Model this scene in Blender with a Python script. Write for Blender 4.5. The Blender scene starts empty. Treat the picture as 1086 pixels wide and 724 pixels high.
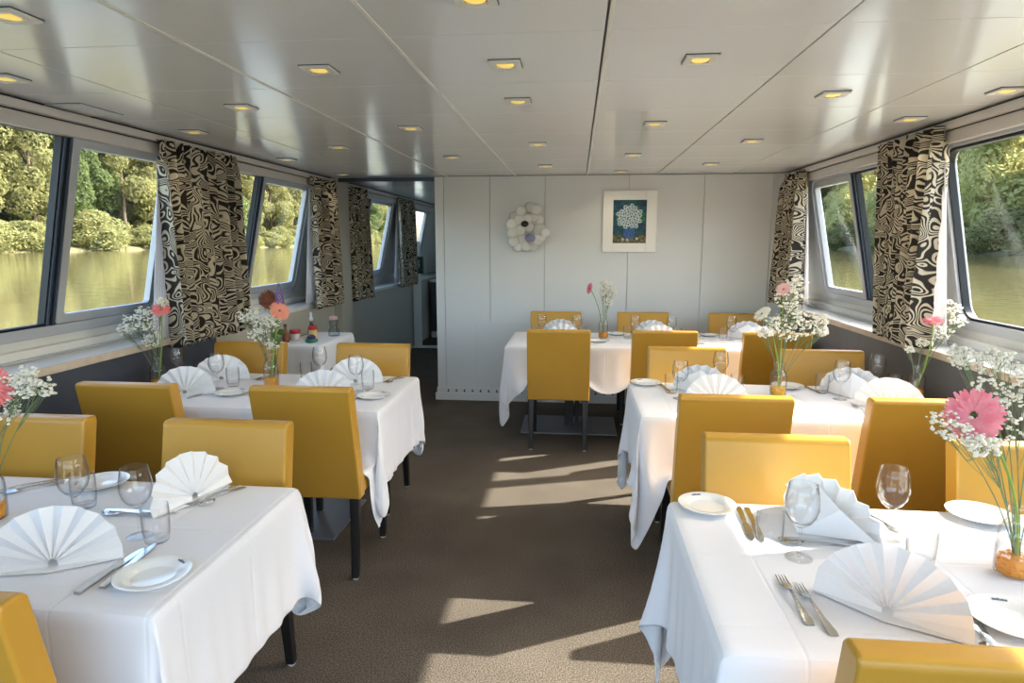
import bpy, bmesh, math, random
import numpy as np
from mathutils import Vector, Matrix

C = bpy.context.scene.collection
SC = bpy.context.scene
PI = math.pi

# ------------------------------------------------------------------ camera
FPX, CAM_H = 680.0, 1.58
def make_camera():
    phi = math.atan2(106, FPX)
    d = np.array([69, 106, FPX]); d /= np.linalg.norm(d)
    up = np.array([0, math.cos(phi), -math.sin(phi)])
    r = np.cross(up, d); r /= np.linalg.norm(r)
    R = np.array([r, d, up])
    if R[0][0] < 0: R[0] *= -1
    m = Matrix(((R[0][0], R[0][1], -R[0][2], 0), (R[1][0], R[1][1], -R[1][2], 0), (R[2][0], R[2][1], -R[2][2], CAM_H), (0, 0, 0, 1)))
    cd = bpy.data.cameras.new('camera'); co = bpy.data.objects.new('camera', cd); C.objects.link(co)
    co.matrix_world = m; cd.sensor_width = 36; cd.lens = FPX / 1086 * 36; cd.clip_start = .02; cd.clip_end = 2000
    SC.camera = co
make_camera()

# ------------------------------------------------------------------ light
SUN_K, SUN_M = 1.32, 0.50          # the sun stands towards (+K, +M, 1)
SUN_STRENGTH, SKY_STRENGTH, EXPOSURE = 17.0, 1.15, 0.15
sl = bpy.data.lights.new('sun', 'SUN'); so = bpy.data.objects.new('sun', sl); C.objects.link(so)
sl.energy = SUN_STRENGTH; sl.angle = math.radians(.6); sl.color = (1, .93, .82)
so.rotation_euler = Vector((SUN_K, SUN_M, 1)).to_track_quat('Z', 'Y').to_euler(); so.location = (30, 10, 25)
W = bpy.data.worlds.new('world'); SC.world = W; W.use_nodes = True
nt = W.node_tree; nt.nodes.clear()
sky = nt.nodes.new('ShaderNodeTexSky'); sky.sky_type = 'NISHITA'; sky.sun_disc = False
sky.sun_elevation = math.radians(38); sky.sun_rotation = math.atan2(SUN_K, SUN_M)
sky.air_density = 1.0; sky.dust_density = 3.0; sky.ozone_density = .6
bg = nt.nodes.new('ShaderNodeBackground'); bg.inputs[1].default_value = SKY_STRENGTH
out = nt.nodes.new('ShaderNodeOutputWorld')
nt.links.new(sky.outputs[0], bg.inputs[0]); nt.links.new(bg.outputs[0], out.inputs[0])
SC.view_settings.view_transform = 'Standard'; SC.view_settings.look = 'None'
SC.view_settings.exposure = EXPOSURE; SC.view_settings.gamma = 1; SC.view_settings.use_curve_mapping = False
LAMP_POWER = 2.0
try: SC.cycles.transparent_max_bounces = 32
except Exception: pass

# ------------------------------------------------------------------ materials
def srgb(r, g, b):
    f = lambda c: (c / 255 / 12.92) if c / 255 <= .04045 else ((c / 255 + .055) / 1.055) ** 2.4
    return (f(r), f(g), f(b), 1)
def mat(name, col, rough=.5, metal=0, spec=.5, noise=None, bump=None, coat=0, trans=None, sheen=0):
    m = bpy.data.materials.new(name); m.use_nodes = True
    n = m.node_tree.nodes; L = m.node_tree.links; p = n['Principled BSDF']
    p.inputs['Base Color'].default_value = col; p.inputs['Roughness'].default_value = rough
    p.inputs['Metallic'].default_value = metal; p.inputs['Specular IOR Level'].default_value = spec
    p.inputs['Coat Weight'].default_value = coat
    if sheen: p.inputs['Sheen Weight'].default_value = sheen
    tc = n.new('ShaderNodeTexCoord')
    if noise:
        sc, col2, lo, hi = noise
        t = n.new('ShaderNodeTexNoise'); t.inputs['Scale'].default_value = sc; t.inputs['Detail'].default_value = 3
        L.new(tc.outputs['Object'], t.inputs['Vector'])
        r = n.new('ShaderNodeValToRGB'); r.color_ramp.elements[0].position = lo; r.color_ramp.elements[1].position = hi
        r.color_ramp.elements[0].color = col; r.color_ramp.elements[1].color = col2
        L.new(t.outputs['Fac'], r.inputs[0]); L.new(r.outputs[0], p.inputs['Base Color'])
    if bump:
        sc, st, dist = bump
        t = n.new('ShaderNodeTexNoise'); t.inputs['Scale'].default_value = sc; t.inputs['Detail'].default_value = 4
        L.new(tc.outputs['Object'], t.inputs['Vector'])
        b = n.new('ShaderNodeBump'); b.inputs['Strength'].default_value = st; b.inputs['Distance'].default_value = dist
        L.new(t.outputs['Fac'], b.inputs['Height']); L.new(b.outputs[0], p.inputs['Normal'])
    if trans:
        o = n['Material Output']; td = n.new('ShaderNodeBsdfTranslucent'); td.inputs[0].default_value = col
        mx = n.new('ShaderNodeMixShader'); mx.inputs[0].default_value = trans
        L.new(p.outputs[0], mx.inputs[1]); L.new(td.outputs[0], mx.inputs[2]); L.new(mx.outputs[0], o.inputs[0])
    return m
def glass(name, tint, edge, refl=.8, power=3.0):
    """clear glass: light passes straight through, rims darken and mirror with the angle"""
    m = bpy.data.materials.new(name); m.use_nodes = True
    n = m.node_tree.nodes; L = m.node_tree.links; n.clear()
    o = n.new('ShaderNodeOutputMaterial'); mx = n.new('ShaderNodeMixShader')
    t = n.new('ShaderNodeBsdfTransparent'); g = n.new('ShaderNodeBsdfGlossy'); g.inputs['Roughness'].default_value = .02
    lw = n.new('ShaderNodeLayerWeight'); lw.inputs[0].default_value = .5          # facing = 1 - |cos|
    def pw(e):
        q = n.new('ShaderNodeMath'); q.operation = 'POWER'; q.inputs[1].default_value = e; L.new(lw.outputs['Facing'], q.inputs[0]); return q
    mc = n.new('ShaderNodeMix'); mc.data_type = 'RGBA'
    L.new(pw(power).outputs[0], mc.inputs[0]); mc.inputs[6].default_value = tint; mc.inputs[7].default_value = edge
    L.new(mc.outputs[2], t.inputs[0])
    mu = n.new('ShaderNodeMath'); mu.operation = 'MULTIPLY_ADD'; mu.inputs[1].default_value = refl * .96; mu.inputs[2].default_value = refl * .04
    L.new(pw(5).outputs[0], mu.inputs[0]); L.new(mu.outputs[0], mx.inputs[0])
    L.new(t.outputs[0], mx.inputs[1]); L.new(g.outputs[0], mx.inputs[2]); L.new(mx.outputs[0], o.inputs[0])
    return m
def emit(name, col, strength):
    m = mat(name, col, .4); p = m.node_tree.nodes['Principled BSDF']
    p.inputs['Emission Color'].default_value = col; p.inputs['Emission Strength'].default_value = strength
    return m
def curtain_mat():
    m = mat('printed_fabric', (1, 1, 1, 1), .85); n = m.node_tree.nodes; L = m.node_tree.links; p = n['Principled BSDF']
    uv = n.new('ShaderNodeUVMap')
    t = n.new('ShaderNodeTexNoise'); t.inputs['Scale'].default_value = 9.0; t.inputs['Detail'].default_value = 0; t.inputs['Distortion'].default_value = .55
    L.new(uv.outputs[0], t.inputs['Vector'])
    a = n.new('ShaderNodeMath'); a.operation = 'MULTIPLY'; a.inputs[1].default_value = 84
    L.new(t.outputs['Fac'], a.inputs[0])
    s = n.new('ShaderNodeMath'); s.operation = 'SINE'; L.new(a.outputs[0], s.inputs[0])
    t2 = n.new('ShaderNodeTexNoise'); t2.inputs['Scale'].default_value = 3.5; L.new(uv.outputs[0], t2.inputs['Vector'])
    th = n.new('ShaderNodeMapRange'); th.inputs[1].default_value = .35; th.inputs[2].default_value = .65; th.inputs[3].default_value = -.35; th.inputs[4].default_value = .5
    L.new(t2.outputs['Fac'], th.inputs[0])
    ad = n.new('ShaderNodeMath'); ad.operation = 'ADD'; L.new(s.outputs[0], ad.inputs[0]); L.new(th.outputs[0], ad.inputs[1])
    r = n.new('ShaderNodeValToRGB'); r.color_ramp.elements[0].position = .35; r.color_ramp.elements[1].position = .62
    mr = n.new('ShaderNodeMapRange'); mr.inputs[1].default_value = -1; mr.inputs[2].default_value = 1
    L.new(ad.outputs[0], mr.inputs[0]); L.new(mr.outputs[0], r.inputs[0])
    r.color_ramp.elements[0].color = srgb(206, 197, 176); r.color_ramp.elements[1].color = srgb(38, 33, 28)
    L.new(r.outputs[0], p.inputs['Base Color'])
    return m
def carpet_mat():
    m = mat('carpet', srgb(112, 105, 96), .95, bump=(260, .6, .006), spec=.1); n = m.node_tree.nodes; L = m.node_tree.links; p = n['Principled BSDF']
    tc = n.new('ShaderNodeTexCoord')
    t = n.new('ShaderNodeTexNoise'); t.inputs['Scale'].default_value = 190; t.inputs['Detail'].default_value = 2
    t2 = n.new('ShaderNodeTexNoise'); t2.inputs['Scale'].default_value = 3; t2.inputs['Detail'].default_value = 5
    L.new(tc.outputs['Object'], t.inputs['Vector']); L.new(tc.outputs['Object'], t2.inputs['Vector'])
    r = n.new('ShaderNodeValToRGB'); r.color_ramp.elements[0].position = .38; r.color_ramp.elements[1].position = .62
    r.color_ramp.elements[0].color = srgb(66, 61, 55); r.color_ramp.elements[1].color = srgb(122, 113, 103)
    mx = n.new('ShaderNodeMix'); mx.data_type = 'RGBA'; mx.blend_type = 'MULTIPLY'; mx.inputs[0].default_value = .45
    r2 = n.new('ShaderNodeValToRGB'); r2.color_ramp.elements[0].position = .35; r2.color_ramp.elements[1].position = .65
    r2.color_ramp.elements[0].color = (.6, .6, .6, 1)
    L.new(t.outputs['Fac'], r.inputs[0]); L.new(t2.outputs['Fac'], r2.inputs[0])
    L.new(r.outputs[0], mx.inputs[6]); L.new(r2.outputs[0], mx.inputs[7]); L.new(mx.outputs[2], p.inputs['Base Color'])
    return m
M = dict(
    carpet=carpet_mat(),
    ceil=mat('ceiling_panel', srgb(228, 230, 230), .17, spec=.6, bump=(1.2, .10, .02)),
    ceilgap=mat('ceiling_joint', srgb(120, 120, 118), .6),
    wall=mat('white_wall', srgb(222, 225, 224), .55, bump=(60, .05, .002)),
    seam=mat('wall_joint', srgb(170, 174, 174), .7),
    grey_wall=mat('grey_wall', srgb(172, 168, 154), .5, bump=(40, .05, .002)),
    navy=mat('navy_panel', srgb(52, 58, 70), .4, noise=(4, srgb(64, 70, 82), .3, .7)),
    dark_grey=mat('dark_grey_panel', srgb(88, 88, 90), .45, noise=(4, srgb(100, 100, 102), .3, .7)),
    sill=mat('sill_white', srgb(214, 214, 210), .4),
    sill_edge=mat('sill_edge_wood', srgb(190, 174, 156), .5, noise=(18, srgb(206, 192, 174), .3, .7)),
    alu=mat('aluminium', srgb(186, 190, 196), .38, .35),
    fascia=mat('fascia', srgb(204, 200, 196), .45),
    gasket=mat('black_gasket', srgb(22, 26, 32), .5),
    track=mat('dark_track', srgb(58, 70, 88), .35, .3),
    pane=glass('window_glass', (.97, .98, .97, 1), (.92, .95, .95, 1), .4, 5),
    glassw=glass('clear_glass', (.992, .993, .995, 1), (.40, .43, .46, 1), 1.0, 3.6),
    water_in=glass('vase_water', (.995, .995, .985, 1), (.9, .92, .89, 1), .3, 4),
    curtain=curtain_mat(),
    lining=mat('white_lining', srgb(226, 226, 230), .9, trans=.35),
    mustard=mat('mustard_leather', srgb(198, 150, 56), .34, spec=.5, noise=(2.2, srgb(191, 144, 52), .35, .65), bump=(90, .06, .002)),
    seamstitch=mat('mustard_seam', srgb(166, 122, 36), .5),
    black=mat('black_wood', srgb(26, 24, 24), .4),
    foot=mat('white_glide', srgb(200, 200, 196), .5),
    plate_steel=mat('grey_steel', srgb(122, 128, 138), .35, .5),
    cloth=mat('white_cloth', srgb(240, 240, 243), .85, bump=(7, .12, .02), sheen=.1, trans=.08),
    napkin=mat('white_napkin', srgb(246, 246, 246), .85, trans=.12),
    china=mat('white_china', srgb(240, 241, 238), .14, coat=.4),
    emblem=mat('emblem_blue', srgb(104, 114, 130), .3),
    steel=mat('cutlery_steel', srgb(196, 196, 196), .16, 1),
    beads=mat('orange_beads', srgb(252, 184, 30), .25, trans=.35, noise=(60, srgb(248, 172, 34), .3, .7)),
    beads_y=mat('yellow_beads', srgb(254, 216, 50), .25, trans=.35, noise=(60, srgb(246, 190, 30), .3, .7)),
    stem=mat('green_stem', srgb(140, 168, 72), .5, trans=.15),
    stemd=mat('dull_stem', srgb(112, 128, 88), .6),
    pink=mat('pink_petal', srgb(238, 134, 152), .6, trans=.25, noise=(40, srgb(246, 176, 186), .35, .7)),
    coral=mat('coral_petal', srgb(246, 128, 130), .6, trans=.25, noise=(40, srgb(250, 160, 156), .35, .7)),
    pale_pink=mat('pale_petal', srgb(250, 206, 206), .6, trans=.25),
    white_petal=mat('white_petal', srgb(250, 248, 236), .7, trans=.2),
    peach=mat('peach_petal', srgb(246, 170, 146), .6, trans=.2),
    rust=mat('rust_flower', srgb(150, 92, 62), .8, noise=(50, srgb(110, 62, 48), .3, .7)),
    violet=mat('violet_flower', srgb(142, 106, 178), .7, trans=.1),
    heart=mat('flower_heart', srgb(196, 150, 140), .8, noise=(120, srgb(120, 70, 70), .4, .6)),
    darkheart=mat('flower_eye', srgb(50, 40, 30), .8),
    leaf=mat('green_leaf', srgb(82, 110, 54), .5, trans=.2),
    lampw=mat('lamp_frame', srgb(225, 225, 218), .35),
    lampe=emit('lamp_glow', (1, .72, .16, 1), .55),
    darkpanel=mat('dark_panel', srgb(66, 68, 72), .5),
    greenbox=mat('green_box', srgb(18, 74, 60), .4),
    white_paint=mat('white_paint', srgb(222, 224, 224), .4),
    shell=mat('shell_disc', srgb(244, 244, 240), .3, trans=.2),
    shell_dark=mat('shell_dark', srgb(40, 38, 34), .4),
    shell_violet=mat('shell_violet', srgb(150, 148, 184), .4),
    frame=mat('picture_frame', srgb(246, 246, 242), .5),
    canvas=mat('canvas_teal', srgb(34, 62, 92), .7, noise=(30, srgb(30, 96, 98), .4, .6)),
    canvas_t=mat('canvas_table', srgb(66, 70, 52), .7, noise=(40, srgb(150, 132, 92), .4, .65)),
    paintw=mat('paint_white', srgb(206, 216, 220), .7, noise=(90, srgb(150, 178, 194), .4, .65)),
    paintb=mat('paint_blue', srgb(40, 76, 140), .7, noise=(60, srgb(74, 120, 176), .4, .6)),
    paintg=mat('paint_green', srgb(36, 100, 66), .7, noise=(60, srgb(60, 140, 100), .4, .6)),
    red=mat('red_plastic', srgb(188, 40, 40), .4), dark_liq=mat('dark_liquid', srgb(28, 22, 20), .2),
    labely=mat('yellow_label', srgb(226, 196, 130), .6), greend=mat('green_dish', srgb(30, 120, 92), .3), purple=mat('purple_dish', srgb(58, 40, 92), .35),
    cork=mat('pink_stopper', srgb(196, 160, 150), .6), greyglass=glass('grey_glass', (.8, .85, .87, 1), (.4, .46, .5, 1), .9, 2),
)

def add_creases(m, step=.235):
    n = m.node_tree.nodes; L = m.node_tree.links; p = n['Principled BSDF']; tc = n.new('ShaderNodeTexCoord'); sp = n.new('ShaderNodeSeparateXYZ'); L.new(tc.outputs['Object'], sp.inputs[0])
    acc = None
    for ax in (0, 1):
        d = n.new('ShaderNodeMath'); d.operation = 'DIVIDE'; d.inputs[1].default_value = step * (1 + ax * .4); L.new(sp.outputs[ax], d.inputs[0])
        q = n.new('ShaderNodeMath'); q.operation = 'PINGPONG'; q.inputs[1].default_value = .5; L.new(d.outputs[0], q.inputs[0])
        g = n.new('ShaderNodeMapRange'); g.interpolation_type = 'SMOOTHSTEP'; g.inputs[1].default_value = 0; g.inputs[2].default_value = .028; L.new(q.outputs[0], g.inputs[0])
        if acc is None: acc = g
        else:
            a = n.new('ShaderNodeMath'); a.operation = 'ADD'; L.new(acc.outputs[0], a.inputs[0]); L.new(g.outputs[0], a.inputs[1]); acc = a
    b = n.new('ShaderNodeBump'); b.inputs['Strength'].default_value = .35; b.inputs['Distance'].default_value = .003; L.new(acc.outputs[0], b.inputs['Height'])
    old = p.inputs['Normal'].links[0].from_socket if p.inputs['Normal'].links else None
    if old: L.new(old, b.inputs['Normal'])
    L.new(b.outputs[0], p.inputs['Normal'])
add_creases(M['cloth'])
# ------------------------------------------------------------------ mesh building
class MB:
    def __init__(s): s.v = []; s.f = []; s.mi = []; s.mats = []; s.uv = None
    def m(s, material):
        if material not in s.mats: s.mats.append(material)
        return s.mats.index(material)
    def add(s, vs, fs, material):
        o = len(s.v); k = s.m(material); s.v += [tuple(v) for v in vs]
        s.f += [tuple(i + o for i in f) for f in fs]; s.mi += [k] * len(fs)
    def box(s, a, b, material):
        x0, y0, z0 = a; x1, y1, z1 = b
        s.add([(x0, y0, z0), (x1, y0, z0), (x1, y1, z0), (x0, y1, z0), (x0, y0, z1), (x1, y0, z1), (x1, y1, z1), (x0, y1, z1)],
              [(3, 2, 1, 0), (4, 5, 6, 7), (0, 1, 5, 4), (1, 2, 6, 5), (2, 3, 7, 6), (3, 0, 4, 7)], material)
    def hexa(s, p, material):
        """eight corners: bottom ring then top ring"""
        s.add(p, [(3, 2, 1, 0), (4, 5, 6, 7), (0, 1, 5, 4), (1, 2, 6, 5), (2, 3, 7, 6), (3, 0, 4, 7)], material)
    def lathe(s, prof, material, n=24, c=(0, 0, 0), cap=True):
        vs = []; fs = []; k = len(prof)
        for i in range(n):
            a = 2 * PI * i / n; ca, sa = math.cos(a), math.sin(a)
            vs += [(c[0] + r * ca, c[1] + r * sa, c[2] + z) for r, z in prof]
        for i in range(n):
            j = (i + 1) % n
            for q in range(k - 1): fs.append((i * k + q, j * k + q, j * k + q + 1, i * k + q + 1))
        if cap:
            if prof[0][0] > 1e-4: fs.append(tuple(reversed([i * k for i in range(n)])))
            if prof[-1][0] > 1e-4: fs.append(tuple([i * k + k - 1 for i in range(n)]))
        s.add(vs, fs, material)
    def tube(s, pts, rad, material, n=6):
        pts = [Vector(p) for p in pts]; vs = []; fs = []
        for i, p in enumerate(pts):
            t = (pts[min(i + 1, len(pts) - 1)] - pts[max(i - 1, 0)]).normalized()
            a = t.cross(Vector((.31, .17, .93))); a = a.normalized() if a.length > 1e-4 else Vector((1, 0, 0)); b = t.cross(a)
            r = rad[i] if isinstance(rad, (list, tuple)) else rad
            for j in range(n):
                q = 2 * PI * j / n; vs.append(p + (a * math.cos(q) + b * math.sin(q)) * r)
        for i in range(len(pts) - 1):
            for j in range(n):
                k = (j + 1) % n; fs.append((i * n + j, i * n + k, (i + 1) * n + k, (i + 1) * n + j))
        fs.append(tuple(reversed(range(n)))); fs.append(tuple((len(pts) - 1) * n + j for j in range(n)))
        s.add(vs, fs, material)
    def ball(s, c, r, material, sub=1, sq=(1, 1, 1)):
        vs, fs = ICO[sub]
        s.add([(c[0] + v[0] * r * sq[0], c[1] + v[1] * r * sq[1], c[2] + v[2] * r * sq[2]) for v in vs], fs, material)
    def build(s, name, parent=None, smooth=False, bevel=0, seg=2, solid=0, sub=0):
        me = bpy.data.meshes.new(name); me.from_pydata(s.v, [], s.f)
        for k in s.mats: me.materials.append(k)
        me.polygons.foreach_set('material_index', s.mi)
        if s.uv:
            ul = me.uv_layers.new(name='UVMap')
            for lp in me.loops: ul.data[lp.index].uv = s.uv[lp.vertex_index]
        if smooth: me.polygons.foreach_set('use_smooth', [True] * len(me.polygons)); me.set_sharp_from_angle(angle=math.radians(50))
        me.update()
        o = bpy.data.objects.new(name, me); C.objects.link(o)
        if parent: o.parent = parent
        if solid:
            md = o.modifiers.new('solid', 'SOLIDIFY'); md.thickness = solid; md.offset = 0
        if bevel:
            md = o.modifiers.new('bevel', 'BEVEL'); md.width = bevel; md.segments = seg; md.limit_method = 'ANGLE'; md.angle_limit = math.radians(35)
            me.polygons.foreach_set('use_smooth', [True] * len(me.polygons))
            wn = o.modifiers.new('wn', 'WEIGHTED_NORMAL'); wn.keep_sharp = True
        if sub:
            md = o.modifiers.new('sub', 'SUBSURF'); md.levels = sub; md.render_levels = sub
        return o
def ico(sub):
    bm = bmesh.new(); bmesh.ops.create_icosphere(bm, subdivisions=sub, radius=1)
    r = ([tuple(v.co) for v in bm.verts], [tuple(v.index for v in f.verts) for f in bm.faces]); bm.free(); return r
ICO = {1: ico(1), 2: ico(2), 3: ico(3)}
def thing(name, label, cat, loc=(0, 0, 0), rz=0, group=None):
    o = bpy.data.objects.new(name, None); C.objects.link(o); o.location = loc; o.rotation_euler = (0, 0, rz)
    o.empty_display_size = .05
    return tag(o, label, cat, group)
def tag(o, label, cat, group=None):
    o['label'] = label; o['category'] = cat
    if group: o['group'] = group
    return o
def struct(o): o['kind'] = 'structure'; return o
def dup(root, loc, rz, label, group=None):
    def cp(o, parent):
        c = o.copy(); C.objects.link(c); c.parent = parent
        for ch in o.children: cp(ch, c)
        return c
    r = cp(root, None); r.location = loc; r.rotation_euler = (0, 0, rz); r['label'] = label
    if group: r['group'] = group
    return r

# ------------------------------------------------------------------ room shell
XR, XL, YB, ZC, YN, YE = 1.92, -2.45, 6.24, 2.20, -1.2, 13.0
def xr(z): return 1.95 + (2.10 - z) * .205
def xl(z): return -(2.475 + (2.10 - z) * .225)
ZS = 1.005                                       # top of the window sills
def shell():
    b = MB(); b.box((-3.0, YN, -.06), (2.6, YE, 0), M['carpet']); struct(b.build('floor'))
    # ceiling: panels with open joints under a dark backing
    b = MB(); b.box((-3.0, YN, ZC + .02), (2.4, YE, ZC + .07), M['ceilgap'])
    xs = [-2.56, -1.91, -1.25, -.59, .075, .735, 1.40, 2.02]
    ys = [YN] + [y for y in np.arange(-.99, YE, .607)] + [YE]
    for i in range(len(xs) - 1):
        for j in range(len(ys) - 1):
            b.box((xs[i] + .003, ys[j] + .001, ZC), (xs[i + 1] - .003, ys[j + 1] - .001, ZC + .03), M['ceil'])
    struct(b.build('ceiling', bevel=.002, seg=1))
    b = MB()
    for x in (-1.25, -.59, .085): b.box((x - .006, YN, ZC - .003), (x + .006, YE, ZC + .002), M['lampw'])
    struct(b.build('trim_ceiling'))
    b = MB(); b.box((-2.5, 6.33, ZC - .035), (-1.38, 6.39, ZC + .01), M['track']); struct(b.build('trim_ceiling_step'))
    # white back bulkhead of fitted panels
    b = MB(); b.box((-1.37, YB + .012, 0), (2.0, YB + .09, ZC), M['seam'])
    cuts = [-1.38, -1.29, -.84, -.31, .48, 1.17, 1.785, 2.0]
    for i in range(len(cuts) - 1):
        x0, x1 = cuts[i] + .002, cuts[i + 1] - .002
        b.box((x0, YB, .1), (x1, YB + .03, ZC - .005), M['wall'])
    struct(b.build('wall_back', bevel=.002, seg=1))
    b = MB(); b.box((-.985, YB - .008, .17), (-.34, YB + .004, .79), M['wall']); struct(b.build('trim_hatch_panel', bevel=.003, seg=1))
    b = MB(); b.box((-1.40, YB - .022, 0), (1.95, YB + .02, .07), M['wall']); b.box((-1.385, YB - .012, .07), (1.95, YB + .02, .125), M['white_paint'])
    x = -1.28
    while x < 1.9:
        b.hexa([(x, YB - .0135, .085), (x + .022, YB - .0135, .083), (x + .022, YB - .011, .083), (x, YB - .011, .085), (x + .006, YB - .0135, .112), (x + .013, YB - .0135, .112), (x + .013, YB - .011, .112), (x + .006, YB - .011, .112)], M['darkpanel']); x += .082
    struct(b.build('baseboard_back'))
    b = MB(); b.box((-1.37, YB + .09, 0), (-1.29, YE, ZC), M['wall']); struct(b.build('wall_corridor'))
    b = MB(); b.box((-3.0, YE - .05, 0), (-1.29, YE, ZC), M['darkpanel']); struct(b.build('wall_end'))

def wallside(side):
    R = side > 0; xin = XR if R else XL; fx = xr if R else xl; s = side
    ye = YB if R else YE
    navy_end = 99 if R else 4.12
    # dado under the sill
    b = MB()
    def bx(x0, x1, y0, y1, z0, z1, m): b.box((min(x0, x1), y0, z0), (max(x0, x1), y1, z1), m)
    if R: bx(xin, xin + .12, YN, ye + .1, 0, ZS - .035, M['dark_grey'])
    else:
        bx(xin, xin - .12, YN, navy_end, 0, ZS - .035, M['navy']); bx(xin, xin - .12, navy_end, ye, 0, ZS - .035, M['grey_wall'])
    # tilted window wall: strip under the windows, header, piers between
    wins = WIN[side]; zb, zt = 1.10, (2.12 if R else 2.15)
    def sheet(y0, y1, z0, z1, m):
        t = .05 * s
        b.hexa([(fx(z0), y0, z0), (fx(z0) + t, y0, z0), (fx(z0) + t, y1, z0), (fx(z0), y1, z0), (fx(z1), y0, z1), (fx(z1) + t, y0, z1), (fx(z1) + t, y1, z1), (fx(z1), y1, z1)] if R else
               [(fx(z0) + t, y0, z0), (fx(z0), y0, z0), (fx(z0), y1, z0), (fx(z0) + t, y1, z0), (fx(z1) + t, y0, z1), (fx(z1), y0, z1), (fx(z1), y1, z1), (fx(z1) + t, y1, z1)], m)
    wm = M['sill'] if R else M['sill']
    sheet(YN, ye + .1 * R, ZS - .02, zb + .02, wm); sheet(YN, ye + .1 * R, zt - .02, ZC + .05, M['fascia'])
    e = [YN] + [q for w in wins for q in (w[0] + .02, w[1] - .02)] + [ye + .1 * R]
    for i in range(0, len(e), 2): sheet(e[i], e[i + 1], zb, zt, wm)
    struct(b.build('wall_right' if R else 'wall_left'))
    # sill: white slab, wooden nosing, raised curb against the window
    b = MB(); xo = fx(ZS) + .01 * s; sy1 = ye if R else 6.3
    bx(xin - .005 * s, xo, YN, sy1, ZS - .035, ZS, M['sill'])
    for y0, y1 in ([(YN, sy1)] if R else [(YN, navy_end)]): bx(xin - .02 * s, xin - .004 * s, y0, y1, ZS - .038, ZS + .001, M['sill_edge'])
    bx(fx(1.06) - .045 * s, xo, YN, sy1, ZS, ZS + .05, M['sill']); bx(fx(1.06) - .07 * s, fx(1.06) - .04 * s, YN, sy1, ZS, ZS + .012, M['alu'])
    if not R: bx(xin + .0, xo, 6.3, YE, ZS - .035, ZS, M['sill'])
    struct(b.build('trim_sill_right' if R else 'trim_sill_left', bevel=.004))
    # curtain rail box: shadow gap, light rail, fascia, grey head of the windows
    b = MB()
    bx(xin - .02 * s, xin + .2 * s, YN, ye, ZC - .012, ZC + .02, M['gasket'])
    bx(xin - .045 * s, xin + .04 * s, YN, ye, ZC - .05, ZC - .013, M['fascia'])
    bx(xin - .01 * s, xin + .04 * s, YN, ye, ZC - .058, ZC - .049, M['gasket'])
    bx(xin - .018 * s, xin + .06 * s, YN, ye, ZC - .118, ZC - .057, M['fascia'])
    struct(b.build('trim_rail_right' if R else 'trim_rail_left', bevel=.003, seg=1))
    # windows
    for k, (y0, y1, ym) in enumerate(wins):
        window(side, y0, y1, zb, zt, ym, fx)

def ring(b, fx, s, y0, y1, z0, z1, w, rad, d0, d1, m, n=7):
    """rounded ring in the tilted window plane, from depth d0 to d1 (towards the room is negative)"""
    def loop(off, r):
        a = []
        for cx, cz, st in ((y1 - off - r, z1 - off - r, 0), (y0 + off + r, z1 - off - r, 90), (y0 + off + r, z0 + off + r, 180), (y1 - off - r, z0 + off + r, 270)):
            for i in range(n + 1):
                q = math.radians(st + 90 * i / n); a.append((cx + r * math.cos(q), cz + r * math.sin(q)))
        return a
    o_, i_ = loop(0, max(rad + w * .0, .004)), loop(w, rad); N = len(o_); vs = []
    for d in (d0, d1):
        for lp in (o_, i_): vs += [(fx(z) + d * s, y, z) for y, z in lp]
    fs = []
    for i in range(N):
        j = (i + 1) % N
        q = [(i, j, N + j, N + i), (2 * N + j, 2 * N + i, 3 * N + i, 3 * N + j), (N + i, N + j, 3 * N + j, 3 * N + i), (j, i, 2 * N + i, 2 * N + j)]
        fs += q if s < 0 else [tuple(reversed(x)) for x in q]
    b.add(vs, fs, m)
WCOUNT = [0]
def window(side, y0, y1, z0, z1, ym, fx):
    s = side; WCOUNT[0] += 1; n = WCOUNT[0]
    b = MB(); ring(b, fx, s, y0, y1, z0, z1, .055, .085, -.022, .05, M['alu']); w = struct(b.build('window_%d' % n, bevel=.006))
    b = MB(); ring(b, fx, s, y0 + .053, y1 - .053, z0 + .053, z1 - .053, .016, .075, -.006, .03, M['gasket']); b.build('gasket', w)
    b = MB(); d = .012
    a = [(fx(z) + q * s, y, z) for q in (d, d + .006) for y, z in ((y0 + .06, z0 + .06), (y1 - .06, z0 + .06), (y1 - .06, z1 - .06), (y0 + .06, z1 - .06))]
    b.add(a, [(0, 1, 2, 3), (7, 6, 5, 4), (0, 4, 5, 1), (1, 5, 6, 2), (2, 6, 7, 3), (3, 7, 4, 0)], M['pane']); g = b.build('glass', w)
    if ym:
        b = MB(); za, zb = z0 + .05, z1 - .05
        def bar(a0, a1, q0, q1, m):
            p = []
            for z in (za, zb): p += [(fx(z) + q0 * s, a0, z), (fx(z) + q1 * s, a0, z), (fx(z) + q1 * s, a1, z), (fx(z) + q0 * s, a1, z)]
            b.hexa(p, m)
        t = 1
        bar(ym - .03, ym + .035, -.004, .035, M['gasket'])
        bar(ym - .022, ym - .008, -.014, .0, M['track']); bar(ym + .008, ym + .024, -.018, .0, M['track'])
        b.build('mullion', w)
        b = MB(); ring(b, fx, s, ym + .036, y1 - .056, z0 + .056, z1 - .056, .05, .02, -.012, .028, M['alu']); b.build('sash', w, bevel=.004)

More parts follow.
